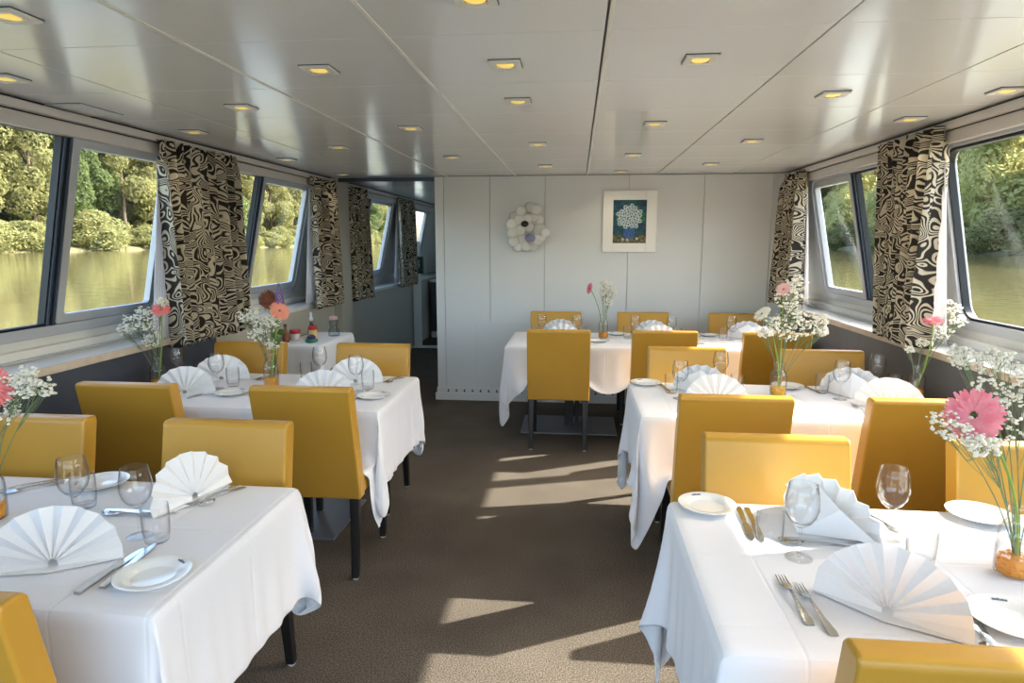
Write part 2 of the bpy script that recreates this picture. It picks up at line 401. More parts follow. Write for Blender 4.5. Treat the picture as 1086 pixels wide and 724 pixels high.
WIN = {1: [(.15, 1.72, None), (2.15, 3.82, None), (4.22, 5.78, 4.92)],
       -1: [(.15, 1.75, None), (2.16, 3.87, 3.0), (4.26, 5.92, 4.95), (7.15, 8.66, 7.62), (9.2, 10.7, 9.75)]}
shell(); wallside(1); wallside(-1)
b = MB(); b.box((-2.52, 6.30, 0), (-2.37, 6.62, ZC), M['grey_wall']); struct(b.build('wall_stub', bevel=.004))

# ------------------------------------------------------------------ river and far bank
def river():
    b = MB(); b.add([(-400, -300, -.04), (400, -300, -.04), (400, 700, -.04), (-400, 700, -.04)], [(0, 1, 2, 3)], None)
    m = mat('river_water', srgb(104, 98, 66), .06, spec=.7, bump=(1.6, .07, .15)); b.mats = [m]; b.mi = [0]
    # keep the hull dry: the water lies below the floor slab
    o = b.build('river_water'); o.location.z = -.06; struct(o)
    gm = mat('bank_grass', srgb(104, 96, 66), .9, noise=(1.5, srgb(66, 72, 44), .35, .65))
    for nm, x0, x1, ya, yb in (('bank_ground', -86, -180, -40, 420), ('bank_ground', 56, 150, -60, 300)):
        b = MB(); s = 1 if x1 > x0 else -1
        p = [(x0, -.2), (x0 + s * 1.2, .5), (x0 + s * 6, 1.3), (x1, 3)]
        vs = [(x, y, z) for x, z in p for y in (ya, yb)]
        fs = [(2 * i, 2 * i + 1, 2 * i + 3, 2 * i + 2) for i in range(3)]; b.add(vs, fs if s < 0 else [tuple(reversed(f)) for f in fs], gm)
        struct(b.build(nm))
river()
LEAFM = [mat('foliage_a', srgb(134, 134, 86), .75, trans=.55, noise=(.5, srgb(108, 112, 70), .35, .65)),
         mat('foliage_b_lightened', srgb(196, 194, 134), .75, trans=.62, noise=(.5, srgb(166, 170, 112), .35, .65)),  # willow colour lightened to stand in for light on the backlit right bank
         mat('foliage_c', srgb(100, 116, 70), .75, trans=.62, noise=(.5, srgb(80, 98, 58), .35, .65))]
LEAFM.append(mat('foliage_bush', srgb(146, 146, 96), .75, trans=.5, noise=(.7, srgb(116, 122, 74), .35, .65)))
BARK = mat('bark', srgb(84, 74, 58), .9)
def make_tree(name, seed, h, r, leafm, lo):
    rnd = random.Random(seed); root = thing(name, 'x', 'tree')
    blobs = []
    for i in range(52):
        t = rnd.random(); z = lo * h + (1 - lo) * h * t; pr = r * (math.sin(PI * min(1, .30 + .68 * t)) ** .6)
        a = rnd.random() * 2 * PI; q = pr * math.sqrt(rnd.random()) * .78
        blobs.append((q * math.cos(a), q * math.sin(a), z, r * (.26 + .2 * rnd.random())))
    b = MB()
    for x, y, z, br in blobs:
        N = 300
        for k in range(N):
            u = 2 * rnd.random() - 1; a = rnd.random() * 2 * PI; w = math.sqrt(1 - u * u)
            n = Vector((w * math.cos(a), w * math.sin(a), u)); rr = br * (.78 + .28 * rnd.random())
            c = Vector((x, y, z)) + Vector((n.x * rr, n.y * rr, n.z * rr * .85))
            n2 = (n + Vector((rnd.gauss(0, .5), rnd.gauss(0, .5), rnd.gauss(0, .5) + .25))).normalized()
            t1 = n2.cross(Vector((rnd.gauss(0, 1), rnd.gauss(0, 1), rnd.gauss(0, 1)))).normalized(); t2 = n2.cross(t1); sz = r * (.035 + .035 * rnd.random())
            b.add([c - t1 * sz, c + t2 * sz * .55 + n2 * sz * .2, c + t1 * sz, c - t2 * sz * .55 + n2 * sz * .2], [(0, 1, 2, 3)], leafm)
    b.build('crown', root)
    b = MB(); b.tube([(0, 0, 0), (.1, .05, h * .3), (-.1, .1, h * .6), (0, 0, h * .85)], [r * .07, r * .055, r * .035, r * .01], BARK, 8)
    for i in range(6):
        x, y, z, br = blobs[i * 5]; b.tube([(0, 0, z * .55), (x * .5, y * .5, z * .8), (x, y, z)], [r * .03, r * .02, r * .008], BARK, 5)
    b.build('trunk', root); return root
def bank_trees():
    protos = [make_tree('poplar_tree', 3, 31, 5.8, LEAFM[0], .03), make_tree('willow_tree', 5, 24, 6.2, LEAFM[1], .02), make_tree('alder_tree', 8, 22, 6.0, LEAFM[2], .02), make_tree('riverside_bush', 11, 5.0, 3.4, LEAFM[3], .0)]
    names = ['tall yellow-green poplar in the tree line across the river', 'broad willow, leaves lightened for the backlit bank, at the water edge across the river', 'dark green alder among paler trees across the river', 'low pale bush at the water line of the far bank']
    used = [False] * 4; rnd = random.Random(42)
    spots = []
    y = 30
    while y < 330:
        spots.append((-92 - rnd.random() * 5, y, rnd.choice([0, 0, 0, 2, 0]), 'left')); y += 5.5 + rnd.random() * 3 + y * .01
    y = 40
    while y < 340:
        spots.append((-104 - rnd.random() * 5, y, rnd.choice([0, 0, 2]), 'left')); y += 5.5 + rnd.random() * 2
    y = 44
    while y < 300:
        spots.append((-88 - rnd.random(), y, 3, 'left')); y += 7 + rnd.random() * 9
    y = 22
    while y < 190:
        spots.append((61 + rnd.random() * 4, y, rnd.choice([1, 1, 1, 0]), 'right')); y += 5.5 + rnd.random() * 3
    y = 26
    while y < 210:
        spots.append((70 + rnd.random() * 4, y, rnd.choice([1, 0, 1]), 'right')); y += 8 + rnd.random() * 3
    y = 30
    while y < 150:
        spots.append((58.5 + rnd.random(), y, 3, 'right')); y += 6 + rnd.random() * 8
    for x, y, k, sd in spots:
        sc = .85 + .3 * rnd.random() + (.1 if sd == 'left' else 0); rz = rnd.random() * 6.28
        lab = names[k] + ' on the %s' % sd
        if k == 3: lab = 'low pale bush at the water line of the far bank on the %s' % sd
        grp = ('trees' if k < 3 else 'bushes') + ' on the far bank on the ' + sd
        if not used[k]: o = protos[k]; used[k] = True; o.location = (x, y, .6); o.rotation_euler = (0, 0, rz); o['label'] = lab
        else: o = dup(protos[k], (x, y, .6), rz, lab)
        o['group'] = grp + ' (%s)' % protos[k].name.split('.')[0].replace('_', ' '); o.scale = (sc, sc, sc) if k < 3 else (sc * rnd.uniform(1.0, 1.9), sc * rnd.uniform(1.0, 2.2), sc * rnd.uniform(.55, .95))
        if k == 3: o['category'] = 'bush'
bank_trees()

# ------------------------------------------------------------------ chairs
def chair_proto():
    t = thing('dining_chair', 'x', 'chair')
    b = MB(); w = .228
    b.hexa([(-w, -.17, .385), (w, -.17, .385), (w - .004, .245, .392), (-w + .004, .245, .392), (-w, -.17, .47), (w, -.17, .47), (w - .004, .245, .478), (-w + .004, .245, .478)], M['mustard'])
    b.build('seat', t, bevel=.016, seg=3)
    prof = [(-.205, .385), (-.222, .50), (-.252, .68), (-.296, .915), (-.290, .935), (-.240, .937), (-.226, .925), (-.178, .68), (-.148, .52), (-.135, .47), (-.135, .385)]
    b = MB(); n = len(prof); w = .235; vs = []
    for x in (-w, w): vs += [(x, y, z) for y, z in prof]
    fs = [(i, i + n, (i + 1) % n + n, (i + 1) % n) for i in range(n)] + [tuple(range(n)), tuple(reversed(range(n, 2 * n)))]
    b.add(vs, fs, M['mustard']); bk = b.build('backrest', t, bevel=.011, seg=3)
    b = MB()
    b.box((-w - .0006, -.2, .40), (-w + .0006, -.196, .50), M['seamstitch']); b.build('seam', bk)
    b = MB(); b.box((w - .0006, -.2, .40), (w + .0006, -.196, .50), M['seamstitch']); b.build('seam', bk)
    for x in (-1, 1):
        for y, fy in ((-.185, -.225), (.205, .213)):
            b = MB(); x0 = x * .205; a, c = .022, .016
            b.hexa([(x0 - c, fy - c, .008), (x0 + c, fy - c, .008), (x0 + c, fy + c, .008), (x0 - c, fy + c, .008), (x0 - a, y - a, .388), (x0 + a, y - a, .388), (x0 + a, y + a, .388), (x0 - a, y + a, .388)], M['black'])
            lg = b.build('leg', t, bevel=.003, seg=1)
            b = MB(); b.lathe([(.013, 0), (.014, .009)], M['foot'], 12, (x0, fy, 0)); b.build('glide', lg)
    return t
CHAIRS = [  # x, y, facing (0 = towards the far end, pi = towards the camera), label, group
    (-1.25, 1.25, 0, 'mustard chair with only its top corner seen, near side of the front left table'),
    (-2.03, 1.89, PI, 'mustard chair facing the camera at the window seat of the front left table'),
    (-1.255, 1.89, PI, 'mustard chair facing the camera at the aisle seat of the front left table'),
    (-2.06, 2.965, 0, 'mustard chair with its back turned at the window seat of the second left table'),
    (-1.225, 2.97, 0, 'mustard chair with its back turned and leg shown, aisle seat of the second left table'),
    (-2.10, 3.67, PI, 'mustard chair behind the flower bottle at the second left table, below the small side table'),
    (-1.285, 3.68, PI, 'mustard chair facing the camera at the far aisle corner of the second left table'),
    (.685, 1.26, 0, 'mustard chair with only its top rail seen, near side of the front right table'),
    (.672, 1.90, PI, 'mustard chair facing the camera at the aisle seat of the front right table'),
    (1.465, 1.90, PI, 'mustard chair behind the big pink gerbera at the front right table'),
    (.678, 2.99, 0, 'mustard chair with its back turned at the aisle seat of the second right table'),
    (1.46, 3.0, 0, 'mustard chair with its back turned at the window seat of the second right table'),
    (.685, 3.735, PI, 'mustard chair facing the camera at the aisle seat of the second right table'),
    (1.475, 3.71, PI, 'mustard chair facing the camera at the window seat of the second right table'),
    (-.125, 4.965, 0, 'mustard chair showing its whole back and black legs at the back table by the aisle'),
    (.648, 4.985, 0, 'mustard chair with its back turned at the middle seat of the back table'),
    (1.435, 4.965, 0, 'mustard chair with its back turned at the window end of the back table'),
    (-.185, 5.70, PI, 'mustard chair against the white wall under the shell ornament'),
    (.615, 5.71, PI, 'mustard chair against the white wall under the picture'),
    (1.44, 5.71, PI, 'mustard chair against the white wall beside the corner curtain'),
]
cp = chair_proto()
for i, (x, y, rz, lab) in enumerate(CHAIRS):
    o = cp if i == 0 else dup(cp, (x, y, 0), rz, lab)
    o.location = (x, y, 0); o.rotation_euler = (0, 0, rz); o['label'] = lab; o['group'] = 'mustard dining chairs'

# ------------------------------------------------------------------ tables and cloths
def table(name, rect, lab, nped=1, plate=(.40, .27)):
    x0, x1, y0, y1 = rect; cx, cy = (x0 + x1) / 2, (y0 + y1) / 2
    t = thing(name, lab, 'table', (cx, cy, 0), 0, 'cloth covered pedestal tables')
    hx, hy = (x1 - x0) / 2, (y1 - y0) / 2
    b = MB(); b.box((-hx + .03, -hy + .03, .72), (hx - .03, hy - .03, .752), M['black']); b.build('table_top', t, bevel=.004)
    offs = [0] if nped == 1 else [-hx * .55, hx * .55] if nped == 2 else []
    for ox in offs:
        b = MB(); b.box((ox - .037, -.037, .012), (ox + .037, .037, .72), M['black']); b.build('column', t, bevel=.004)
        b = MB(); b.box((ox - plate[0], -plate[1], 0), (ox + plate[0], plate[1], .012), M['plate_steel']); b.build('base_plate', t, bevel=.003)
    return t
def cloth_sim(rect, over, seats, seed=1, res=.026, steps=150, its=16):
    x0, x1, y0, y1 = rect; ox0, ox1, oy0, oy1 = over; zt = .7595; th = .003
    def line(a, o0, c, o1):
        n0, n1, nm = max(2, round(o0 / res)), max(2, round(o1 / res)), max(8, round((c - a) / (res * 1.15)))
        return np.concatenate([np.linspace(a - o0, a, n0 + 1), np.linspace(a, c, nm + 1)[1:], np.linspace(c, c + o1, n1 + 1)[1:]])
    X = line(x0, ox0, x1, ox1); Y = line(y0, oy0, y1, oy1)
    nx, ny = len(X), len(Y); P = np.zeros((nx, ny, 3)); P[..., 0] = X[:, None]; P[..., 1] = Y[None, :]; P[..., 2] = zt
    ins = (P[..., 0] >= x0 - 1e-6) & (P[..., 0] <= x1 + 1e-6) & (P[..., 1] >= y0 - 1e-6) & (P[..., 1] <= y1 + 1e-6)
    w = np.where(ins, 0.0, 1.0)
    rng = np.random.RandomState(seed)
    # smooth low-frequency nudges so every corner falls its own way
    P += (rng.rand(nx, ny, 3) - .5) * .006 * w[..., None]
    ph = rng.rand(4) * 6.28
    P[..., 2] += w * .012 * (np.sin(P[..., 0] * 17 + ph[0]) + np.sin(P[..., 1] * 19 + ph[1]))
    V = np.zeros_like(P); dt = 1 / 50.
    DX, DY = np.diff(X), np.diff(Y); DD = np.sqrt(DX[:, None] ** 2 + DY[None, :] ** 2)
    cons = []
    def axis(a, st, k):
        co = X if a == 0 else Y
        for par in range(2 * st):
            idx = np.arange(par, len(co) - st, 2 * st)
            if len(idx):
                L = co[idx + st] - co[idx]; cons.append((a, idx, st, L[:, None] if a == 0 else L[None, :], k))
    axis(0, 1, 1.); axis(1, 1, 1.); axis(0, 2, .07); axis(1, 2, .07)
    def solve(A, B, wa, wb, L, k):
        d = B - A; l = np.sqrt((d * d).sum(-1)) + 1e-9; ws = wa + wb
        c = np.where(ws > 0, k * (l - L) / np.maximum(ws, 1e-9) / l, 0)[..., None] * d
        return A + c * wa[..., None], B - c * wb[..., None]
    def collide(P):
        inx = (P[..., 0] > x0 - th) & (P[..., 0] < x1 + th) & (P[..., 1] > y0 - th) & (P[..., 1] < y1 + th) & (P[..., 2] < zt) & (w > 0)
        if inx.any():
            d = np.stack([P[..., 0] - (x0 - th), (x1 + th) - P[..., 0], P[..., 1] - (y0 - th), (y1 + th) - P[..., 1], zt - P[..., 2]], -1)
            k = d.argmin(-1)
            P[..., 0] = np.where(inx & (k == 0), x0 - th, np.where(inx & (k == 1), x1 + th, P[..., 0]))
            P[..., 1] = np.where(inx & (k == 2), y0 - th, np.where(inx & (k == 3), y1 + th, P[..., 1]))
            P[..., 2] = np.where(inx & (k == 4), zt, P[..., 2])
        for sx, sy, face in seats:
            a, c = (sy - .14, sy + .26) if face == 0 else (sy - .26, sy + .14)
            m = (np.abs(P[..., 0] - sx) < .243) & (P[..., 1] > a) & (P[..., 1] < c) & (P[..., 2] < .487)
            P[..., 2] = np.where(m & (w > 0), .487, P[..., 2])
            # the leaning back of the chair
            q = (P[..., 2] - .47) * .19; 
            if face == 0: m = (np.abs(P[..., 0] - sx) < .25) & (P[..., 1] < sy - .125 - q) & (P[..., 1] > sy - .4) & (P[..., 2] > .3); P[..., 1] = np.where(m, sy - .125 - q, P[..., 1])
            else: m = (np.abs(P[..., 0] - sx) < .25) & (P[..., 1] > sy + .125 + q) & (P[..., 1] < sy + .4) & (P[..., 2] > .3); P[..., 1] = np.where(m, sy + .125 + q, P[..., 1])
        P[..., 2] = np.maximum(P[..., 2], .02)
        return P
    for st in range(steps):
        V[..., 2] -= 9.8 * dt * w; V *= .965
        O = P.copy(); P = P + V * dt * w[..., None]
        for it in range(its):
            for a, idx, s_, L, k in cons:
                if a == 0: P[idx], P[idx + s_] = solve(P[idx], P[idx + s_], w[idx], w[idx + s_], L, k)
                else:
                    A, B = solve(P[:, idx], P[:, idx + s_], w[:, idx], w[:, idx + s_], L, k); P[:, idx] = A; P[:, idx + s_] = B
            if it % 2 == 0:
                for di in (0, 1):
                    for dj in (0, 1):
                        i = np.arange(di, nx - 1, 2); j = np.arange(dj, ny - 1, 2); I, J = np.ix_(i, j)
                        A, B = solve(P[I, J], P[I + 1, J + 1], w[I, J], w[I + 1, J + 1], DD[I, J], .15); P[I, J] = A; P[I + 1, J + 1] = B
                        A, B = solve(P[I + 1, J], P[I, J + 1], w[I + 1, J], w[I, J + 1], DD[I, J], .15); P[I + 1, J] = A; P[I, J + 1] = B
            P = collide(P)
        V = (P - O) / dt
        sp = np.sqrt((V * V).sum(-1, keepdims=True)); V *= np.minimum(1, 2.5 / np.maximum(sp, 1e-6))
    b = MB(); vs = P.reshape(-1, 3).tolist()
    fs = [(i * ny + j, (i + 1) * ny + j, (i + 1) * ny + j + 1, i * ny + j + 1) for i in range(nx - 1) for j in range(ny - 1)]
    b.add(vs, fs, M['cloth']); return b
RECT = dict(L1=(-2.38, -.925, 1.225, 1.99), L2=(-2.38, -.955, 2.965, 3.79), R1=(.305, 1.83, 1.215, 2.0), R2=(.315, 1.84, 3.005, 3.77), B=(-.56, 1.72, 5.0, 5.84), S=(-2.40, -2.03, 4.86, 5.64))
PH = dict(L1='front left table', L2='second left table', R1='front right table', R2='second right table', B='back table', S='small side table')
TL = dict(L1='pedestal table under the cloth at the front on the left', L2='pedestal table with grey base plate under the second cloth on the left', R1='pedestal table under the cloth at the front on the right',
          R2='pedestal table under the second cloth on the right', B='long pedestal table under the cloth by the white back wall', S='small table under a white cloth against the grey wall')
CL = dict(L1='white tablecloth on the front left table, corner hanging over the aisle', L2='white tablecloth on the second left table, pointed corner hanging low by the chair leg',
          R1='sunlit white tablecloth on the front right table', R2='sunlit white tablecloth on the second right table, pointed corner hanging low', B='white tablecloth on the back table by the white wall', S='white cloth on the small side table with bottles')
OVER = dict(L1=(.03, .36, .33, .37), L2=(.03, .37, .35, .36), R1=(.37, .05, .33, .37), R2=(.36, .05, .36, .36), B=(.34, .10, .37, .33), S=(.03, .22, .24, .24))
for k, r in RECT.items():
    table('dining_table' if k != 'S' else 'side_table', r, TL[k], 2 if k == 'B' else 1, (.40, .27) if k != 'S' else (.15, .22))
    cx = [c for c in CHAIRS if r[0] < c[0] < r[1] and abs(c[1] - (r[2] + r[3]) / 2) < .7] if k != 'S' else []
    o = cloth_sim(r, OVER[k], [(c[0], c[1], c[2]) for c in cx], seed=3 + len(k) + ord(k[0]) + ord(k[-1])).build('tablecloth', smooth=True, solid=.0018, sub=1)
    tag(o, CL[k], 'tablecloth', 'white tablecloths')
ZT = .7615

# ------------------------------------------------------------------ tableware
def copyset(proto, first, loc, rz, lab, group):
    if first[0]: first[0] = False; o = proto; o.location = loc; o.rotation_euler = (0, 0, rz); o['label'] = lab
    else: o = dup(proto, loc, rz, lab)
    o['group'] = group; return o
def wine_proto():
    t = thing('wine_glass', 'x', 'wine glass')
    out_ = [(.0045, .083), (.012, .088), (.026, .100), (.037, .117), (.0425, .138), (.0418, .160), (.0385, .182), (.0345, .203)]
    inn = [(r - .0012, z + .0008) for r, z in out_[::-1] if r > .012] + [(.0005, .0915)]
    b = MB(); b.lathe(out_ + [(.0337, .2036)] + inn, M['glassw'], 28, cap=False); b.build('bowl', t, smooth=True)
    b = MB(); b.lathe([(.0048, .004), (.0038, .02), (.0034, .05), (.0040, .074), (.0055, .083)], M['glassw'], 12); b.build('stem', t, smooth=True)
    b = MB(); b.lathe([(.034, 0), (.0345, .0015), (.02, .0035), (.007, .007), (.0045, .012)], M['glassw'], 28); b.build('foot', t, smooth=True)
    return t
def tumbler_proto():
    o_ = [(.027, 0), (.0305, .003), (.0335, .02), (.0355, .05), (.036, .08), (.035, .106)]
    i_ = [(.0335, .106), (.0345, .08), (.034, .05), (.032, .022), (.027, .014), (.0004, .013)]
    b = MB(); b.lathe([(.0004, 0)] + o_ + i_, M['glassw'], 28, cap=False)
    return tag(b.build('tumbler', smooth=True), 'x', 'tumbler')
def plate_proto():
    t = thing('side_plate', 'x', 'plate')
    p = [(.0005, .004), (.048, .004), (.052, .005), (.058, .0105), (.086, .0165), (.0878, .0165), (.0872, .0145), (.060, .0065), (.052, .0), (.0005, .0)]
    b = MB(); b.lathe(p, M['china'], 40, cap=False); d = b.build('dish', t, smooth=True)
    b = MB(); z = .0148
    for (x, w, h) in ((-.012, .008, .003), (-.004, .007, .006), (.004, .007, .004), (.011, .006, .003)):
        b.hexa([(x - w / 2, .068, z - .0015), (x + w / 2, .068, z - .0015), (x + w / 2, .068 + h, z + .0006), (x - w / 2, .068 + h, z + .0006), (x - w / 2, .068, z + .0003), (x + w / 2, .068, z + .0003), (x + w / 2, .068 + h, z + .0016), (x - w / 2, .068 + h, z + .0016)], M['emblem'])
    b.build('emblem', d); return t
def ribbon(b, pts, m):
    """flat bar along y: (y, halfwidth, z, thickness)"""
    vs = []; fs = []
    for y, w, z, t in pts: vs += [(-w, y, z), (w, y, z), (w, y, z + t), (-w, y, z + t)]
    for i in range(len(pts) - 1):
        for j in range(4): k = (j + 1) % 4; fs.append((i * 4 + j, i * 4 + k, i * 4 + 4 + k, i * 4 + 4 + j))
    fs += [(3, 2, 1, 0), tuple(len(vs) - 4 + j for j in range(4))]; b.add(vs, fs, m)
def fork_proto():
    b = MB(); s = M['steel']
    ribbon(b, [(-.10, .0095, .0, .002), (-.085, .0105, .0015, .0028), (-.04, .0065, .004, .003), (.01, .0036, .0075, .003), (.03, .0036, .008, .003), (.042, .009, .006, .0022), (.056, .0125, .004, .002), (.062, .0125, .0035, .002)], s)
    for k in range(4):
        x = -.0105 + .007 * k; vs = []
        for y, w, z, t in ((.060, .0023, .0036, .002), (.08, .0019, .0034, .0018), (.103, .0009, .007, .0014)): vs += [(x - w, y, z), (x + w, y, z), (x + w, y, z + t), (x - w, y, z + t)]
        fs = [(i * 4 + j, i * 4 + (j + 1) % 4, i * 4 + 4 + (j + 1) % 4, i * 4 + 4 + j) for i in range(2) for j in range(4)] + [(3, 2, 1, 0), (8, 9, 10, 11)]; b.add(vs, fs, s)
    return tag(b.build('table_fork', bevel=.0007, seg=1), 'x', 'fork')
def knife_proto():
    b = MB(); s = M['steel']
    ribbon(b, [(-.115, .0075, .0, .005), (-.11, .0095, .0, .006), (-.06, .0085, .0, .0065), (-.01, .0065, .0, .006), (.0, .0055, .001, .005)], s)
    ribbon(b, [(.0, .0055, .002, .003), (.012, .009, .002, .002), (.05, .0105, .002, .0016), (.085, .0105, .002, .0014), (.105, .007, .002, .0012), (.118, .001, .002, .001)], s)
    return tag(b.build('table_knife', bevel=.0009, seg=1), 'x', 'knife')
def spoon_proto():
    b = MB(); s = M['steel']
    ribbon(b, [(-.09, .0085, .0, .002), (-.07, .009, .002, .0025), (-.03, .005, .006, .003), (.02, .0032, .009, .003), (.036, .004, .007, .002)], s)
    n = 14; vs = [(0, .062, .001)]; fs = []
    for q, zz in ((.5, .0022), (1, .0065)):
        for i in range(n): a = 2 * PI * i / n; vs.append((.0175 * q * math.sin(a), .062 + .028 * q * math.cos(a), zz))
    for i in range(n):
        j = (i + 1) % n; fs += [(0, 1 + i, 1 + j), (1 + i, 1 + n + i, 1 + n + j, 1 + j)]
    b.add(vs, fs, s); return tag(b.build('table_spoon', smooth=True, solid=.0012), 'x', 'spoon')
def fan_proto():
    """napkin folded into a standing pleated fan, front towards -y"""
    t = thing('napkin_fan', 'x', 'napkin')
    b = MB(); P = 9; r0, r1 = .012, .158; vs = []; fs = []; lean = math.radians(17)
    na = P * 2 + 1; rr = 7
    for i in range(na):
        th = PI * (i / (na - 1)); sgn = 1 if i % 2 else -1
        for k in range(rr):
            q = k / (rr - 1); r = r0 + (r1 - r0) * q; amp = .003 + .0068 * q
            edge = min(1, min(i, na - 1 - i) / 2.0)
            x, h, d = -r * math.cos(th), r * math.sin(th) * .90, sgn * amp * edge
            vs.append((x, d * math.cos(lean) + h * math.sin(lean) - .01, h * math.cos(lean) - d * math.sin(lean) + .003 + .014 * (1 - edge * 0) * 0 + .010 * edge))
    for i in range(na - 1):
        for k in range(rr - 1): fs.append((i * rr + k, (i + 1) * rr + k, (i + 1) * rr + k + 1, i * rr + k + 1))
    b.add(vs, fs, M['napkin']); b.build('pleats', t, solid=.0022)
    b = MB()   # the flat folded apron and the tucked stand at the rear
    b.add([(-.158, -.012, .004), (0, -.040, .003), (.158, -.012, .004), (.13, .03, .006), (0, .045, .006), (-.13, .03, .006)], [(0, 1, 2, 3, 4, 5)], M['napkin'])
    b.add([(-.15, .004, .006), (.15, .004, .006), (.075, .062, .085), (0, .135, .004), (-.075, .062, .085), (0, .052, .125)], [(0, 4, 3), (1, 3, 2), (4, 5, 3), (5, 2, 3)], M['napkin'])
    b.build('stand', t, solid=.002); return t
PROTO = dict(wine=(wine_proto(), [True]), tum=(tumbler_proto(), [True]), plate=(plate_proto(), [True]), fork=(fork_proto(), [True]), knife=(knife_proto(), [True]), spoon=(spoon_proto(), [True]), fan=(fan_proto(), [True]))
GRP = dict(wine='wine glasses on the tables', tum='water tumblers on the tables', plate='white side plates', fork='forks laid on the tables', knife='knives laid on the tables', spoon='spoons laid on the tables', fan='napkins folded into fans')
def put(kind, x, y, rz, lab, z=ZT):
    p, first = PROTO[kind]; return copyset(p, first, (x, y, z), rz, lab, GRP[kind])
def along(x0, y0, x1, y1): return math.atan2(-(x1 - x0), y1 - y0)      # turns +y onto the direction
# --- front right table
T = 'front right table'
put('fan', .70, 1.39, math.radians(-37), 'large napkin fan in front at the near aisle seat of the front right table')
put('fan', .745, 1.86, math.radians(124), 'napkin fan seen from behind at the far aisle seat of the front right table')
put('wine', .59, 1.64, 0, 'wine glass standing before the far napkin fan of the front right table')
put('wine', .88, 1.785, 0, 'wine glass standing apart, middle of the front right table')
put('tum', .53, 1.695, 0, 'tumbler beside the knives on the front right table')
put('tum', .893, 1.645, 0, 'tumbler behind the large napkin fan on the front right table')
put('plate', .415, 1.945, .3, 'side plate at the aisle corner of the front right table')
put('plate', 1.215, 1.955, 2.4, 'side plate behind the orange beads bottle on the front right table')
put('plate', .955, 1.385, -.2, 'side plate with a dark emblem beside the large napkin fan of the front right table')
put('fork', .512, 1.43, along(.512, 1.33, .508, 1.53), 'outer fork of the pair before the large napkin fan, front right table')
put('fork', .545, 1.395, along(.55, 1.28, .538, 1.51), 'inner fork of the pair before the large napkin fan, front right table')
put('knife', .503, 1.84, along(.50, 1.74, .515, 1.97) + PI, 'outer knife of the pair beside the tumbler, front right table')
put('knife', .528, 1.835, along(.525, 1.72, .54, 1.97) + PI, 'inner knife of the pair beside the tumbler, front right table')
put('knife', .685, 1.745, along(.58, 1.742, .79, 1.75), 'knife lying across under the wine glass on the front right table')
put('spoon', .665, 1.725, along(.78, 1.73, .57, 1.72), 'spoon lying across under the wine glass on the front right table')
put('fork', .895, 1.895, along(.86, 1.96, .9, 1.83), 'fork half hidden behind the far napkin fan, front right table')
put('knife', .872, 1.36, along(.845, 1.28, .88, 1.45), 'knife at the right end of the large napkin fan, front right table')
put('spoon', .852, 1.33, along(.83, 1.27, .865, 1.42) + PI, 'spoon at the right end of the large napkin fan, front right table')
# --- front left table
put('fan', -1.315, 1.405, math.radians(24), 'large napkin fan in front on the front left table')
put('fan', -1.215, 1.845, math.radians(76), 'napkin fan turned sideways at the far aisle seat of the front left table')
put('wine', -1.445, 1.64, 0, 'wine glass by the window side of the front left table')
put('wine', -1.21, 1.585, 0, 'wine glass before the sideways napkin fan of the front left table')
put('tum', -1.515, 1.755, 0, 'tumbler behind the wine glass by the window side of the front left table')
put('tum', -1.143, 1.562, 0, 'tumbler beside the plate and knives on the front left table')
put('plate', -1.025, 1.375, -.55, 'side plate with a dark emblem at the aisle edge of the front left table')
put('plate', -1.60, 1.93, 2.0, 'side plate at the far edge of the front left table')
put('knife', -1.152, 1.40, along(-1.155, 1.27, -1.148, 1.50), 'outer knife beside the emblem plate on the front left table')
put('knife', -1.125, 1.43, along(-1.12, 1.31, -1.14, 1.54), 'inner knife beside the emblem plate on the front left table')
put('fork', -1.165, 1.885, along(-1.13, 1.98, -1.19, 1.79), 'fork beside the sideways napkin fan on the front left table')
put('spoon', -1.13, 1.875, along(-1.10, 1.98, -1.16, 1.79), 'spoon beside the sideways napkin fan on the front left table')
put('knife', -1.32, 1.735, along(-1.42, 1.73, -1.2, 1.74), 'knife under the wine glass before the sideways napkin fan, front left table')
put('spoon', -1.33, 1.715, along(-1.22, 1.72, -1.42, 1.71), 'spoon under the wine glass before the sideways napkin fan, front left table')
put('fork', -1.83, 1.90, along(-1.9, 1.82, -1.76, 1.97) + PI, 'fork at the window end of the front left table')
put('spoon', -1.80, 1.88, along(-1.87, 1.80, -1.73, 1.95) + PI, 'spoon at the window end of the front left table')
# --- second left table
put('fan', -2.10, 3.20, math.radians(12), 'napkin fan nearest the window on the second left table')
put('fan', -2.10, 3.56, math.radians(20), 'napkin fan behind the wine glass on the window side of the second left table')
put('fan', -1.32, 3.18, math.radians(6), 'napkin fan peeping over the chair back at the second left table')
put('fan', -1.275, 3.56, math.radians(12), 'napkin fan at the far aisle seat of the second left table')
put('wine', -2.335, 3.50, 0, 'wine glass by the window beside the flower bottle, second left table')
put('wine', -2.00, 3.345, 0, 'wine glass between the two window side napkin fans, second left table')
put('wine', -1.505, 3.60, 0, 'wine glass behind the napkin fan, second left table, middle')
put('wine', -1.20, 3.36, 0, 'wine glass before the far aisle napkin fan, second left table')
put('tum', -2.27, 3.62, 0, 'tumbler half hidden behind the window napkin fan, second left table')
put('tum', -1.95, 3.42, 0, 'tumbler behind the wine glass between window fans, second left table')
put('tum', -1.60, 3.62, 0, 'tumbler beside the orange flower bottle, second left table')
put('tum', -1.155, 3.42, 0, 'tumbler beside the far aisle napkin fan, second left table')
put('plate', -1.06, 3.23, -.5, 'side plate at the aisle edge of the second left table')
put('plate', -1.855, 3.225, -.4, 'side plate between the two near chairs of the second left table')
put('knife', -1.175, 3.25, along(-1.18, 3.14, -1.16, 3.37), 'outer knife beside the aisle plate, second left table')
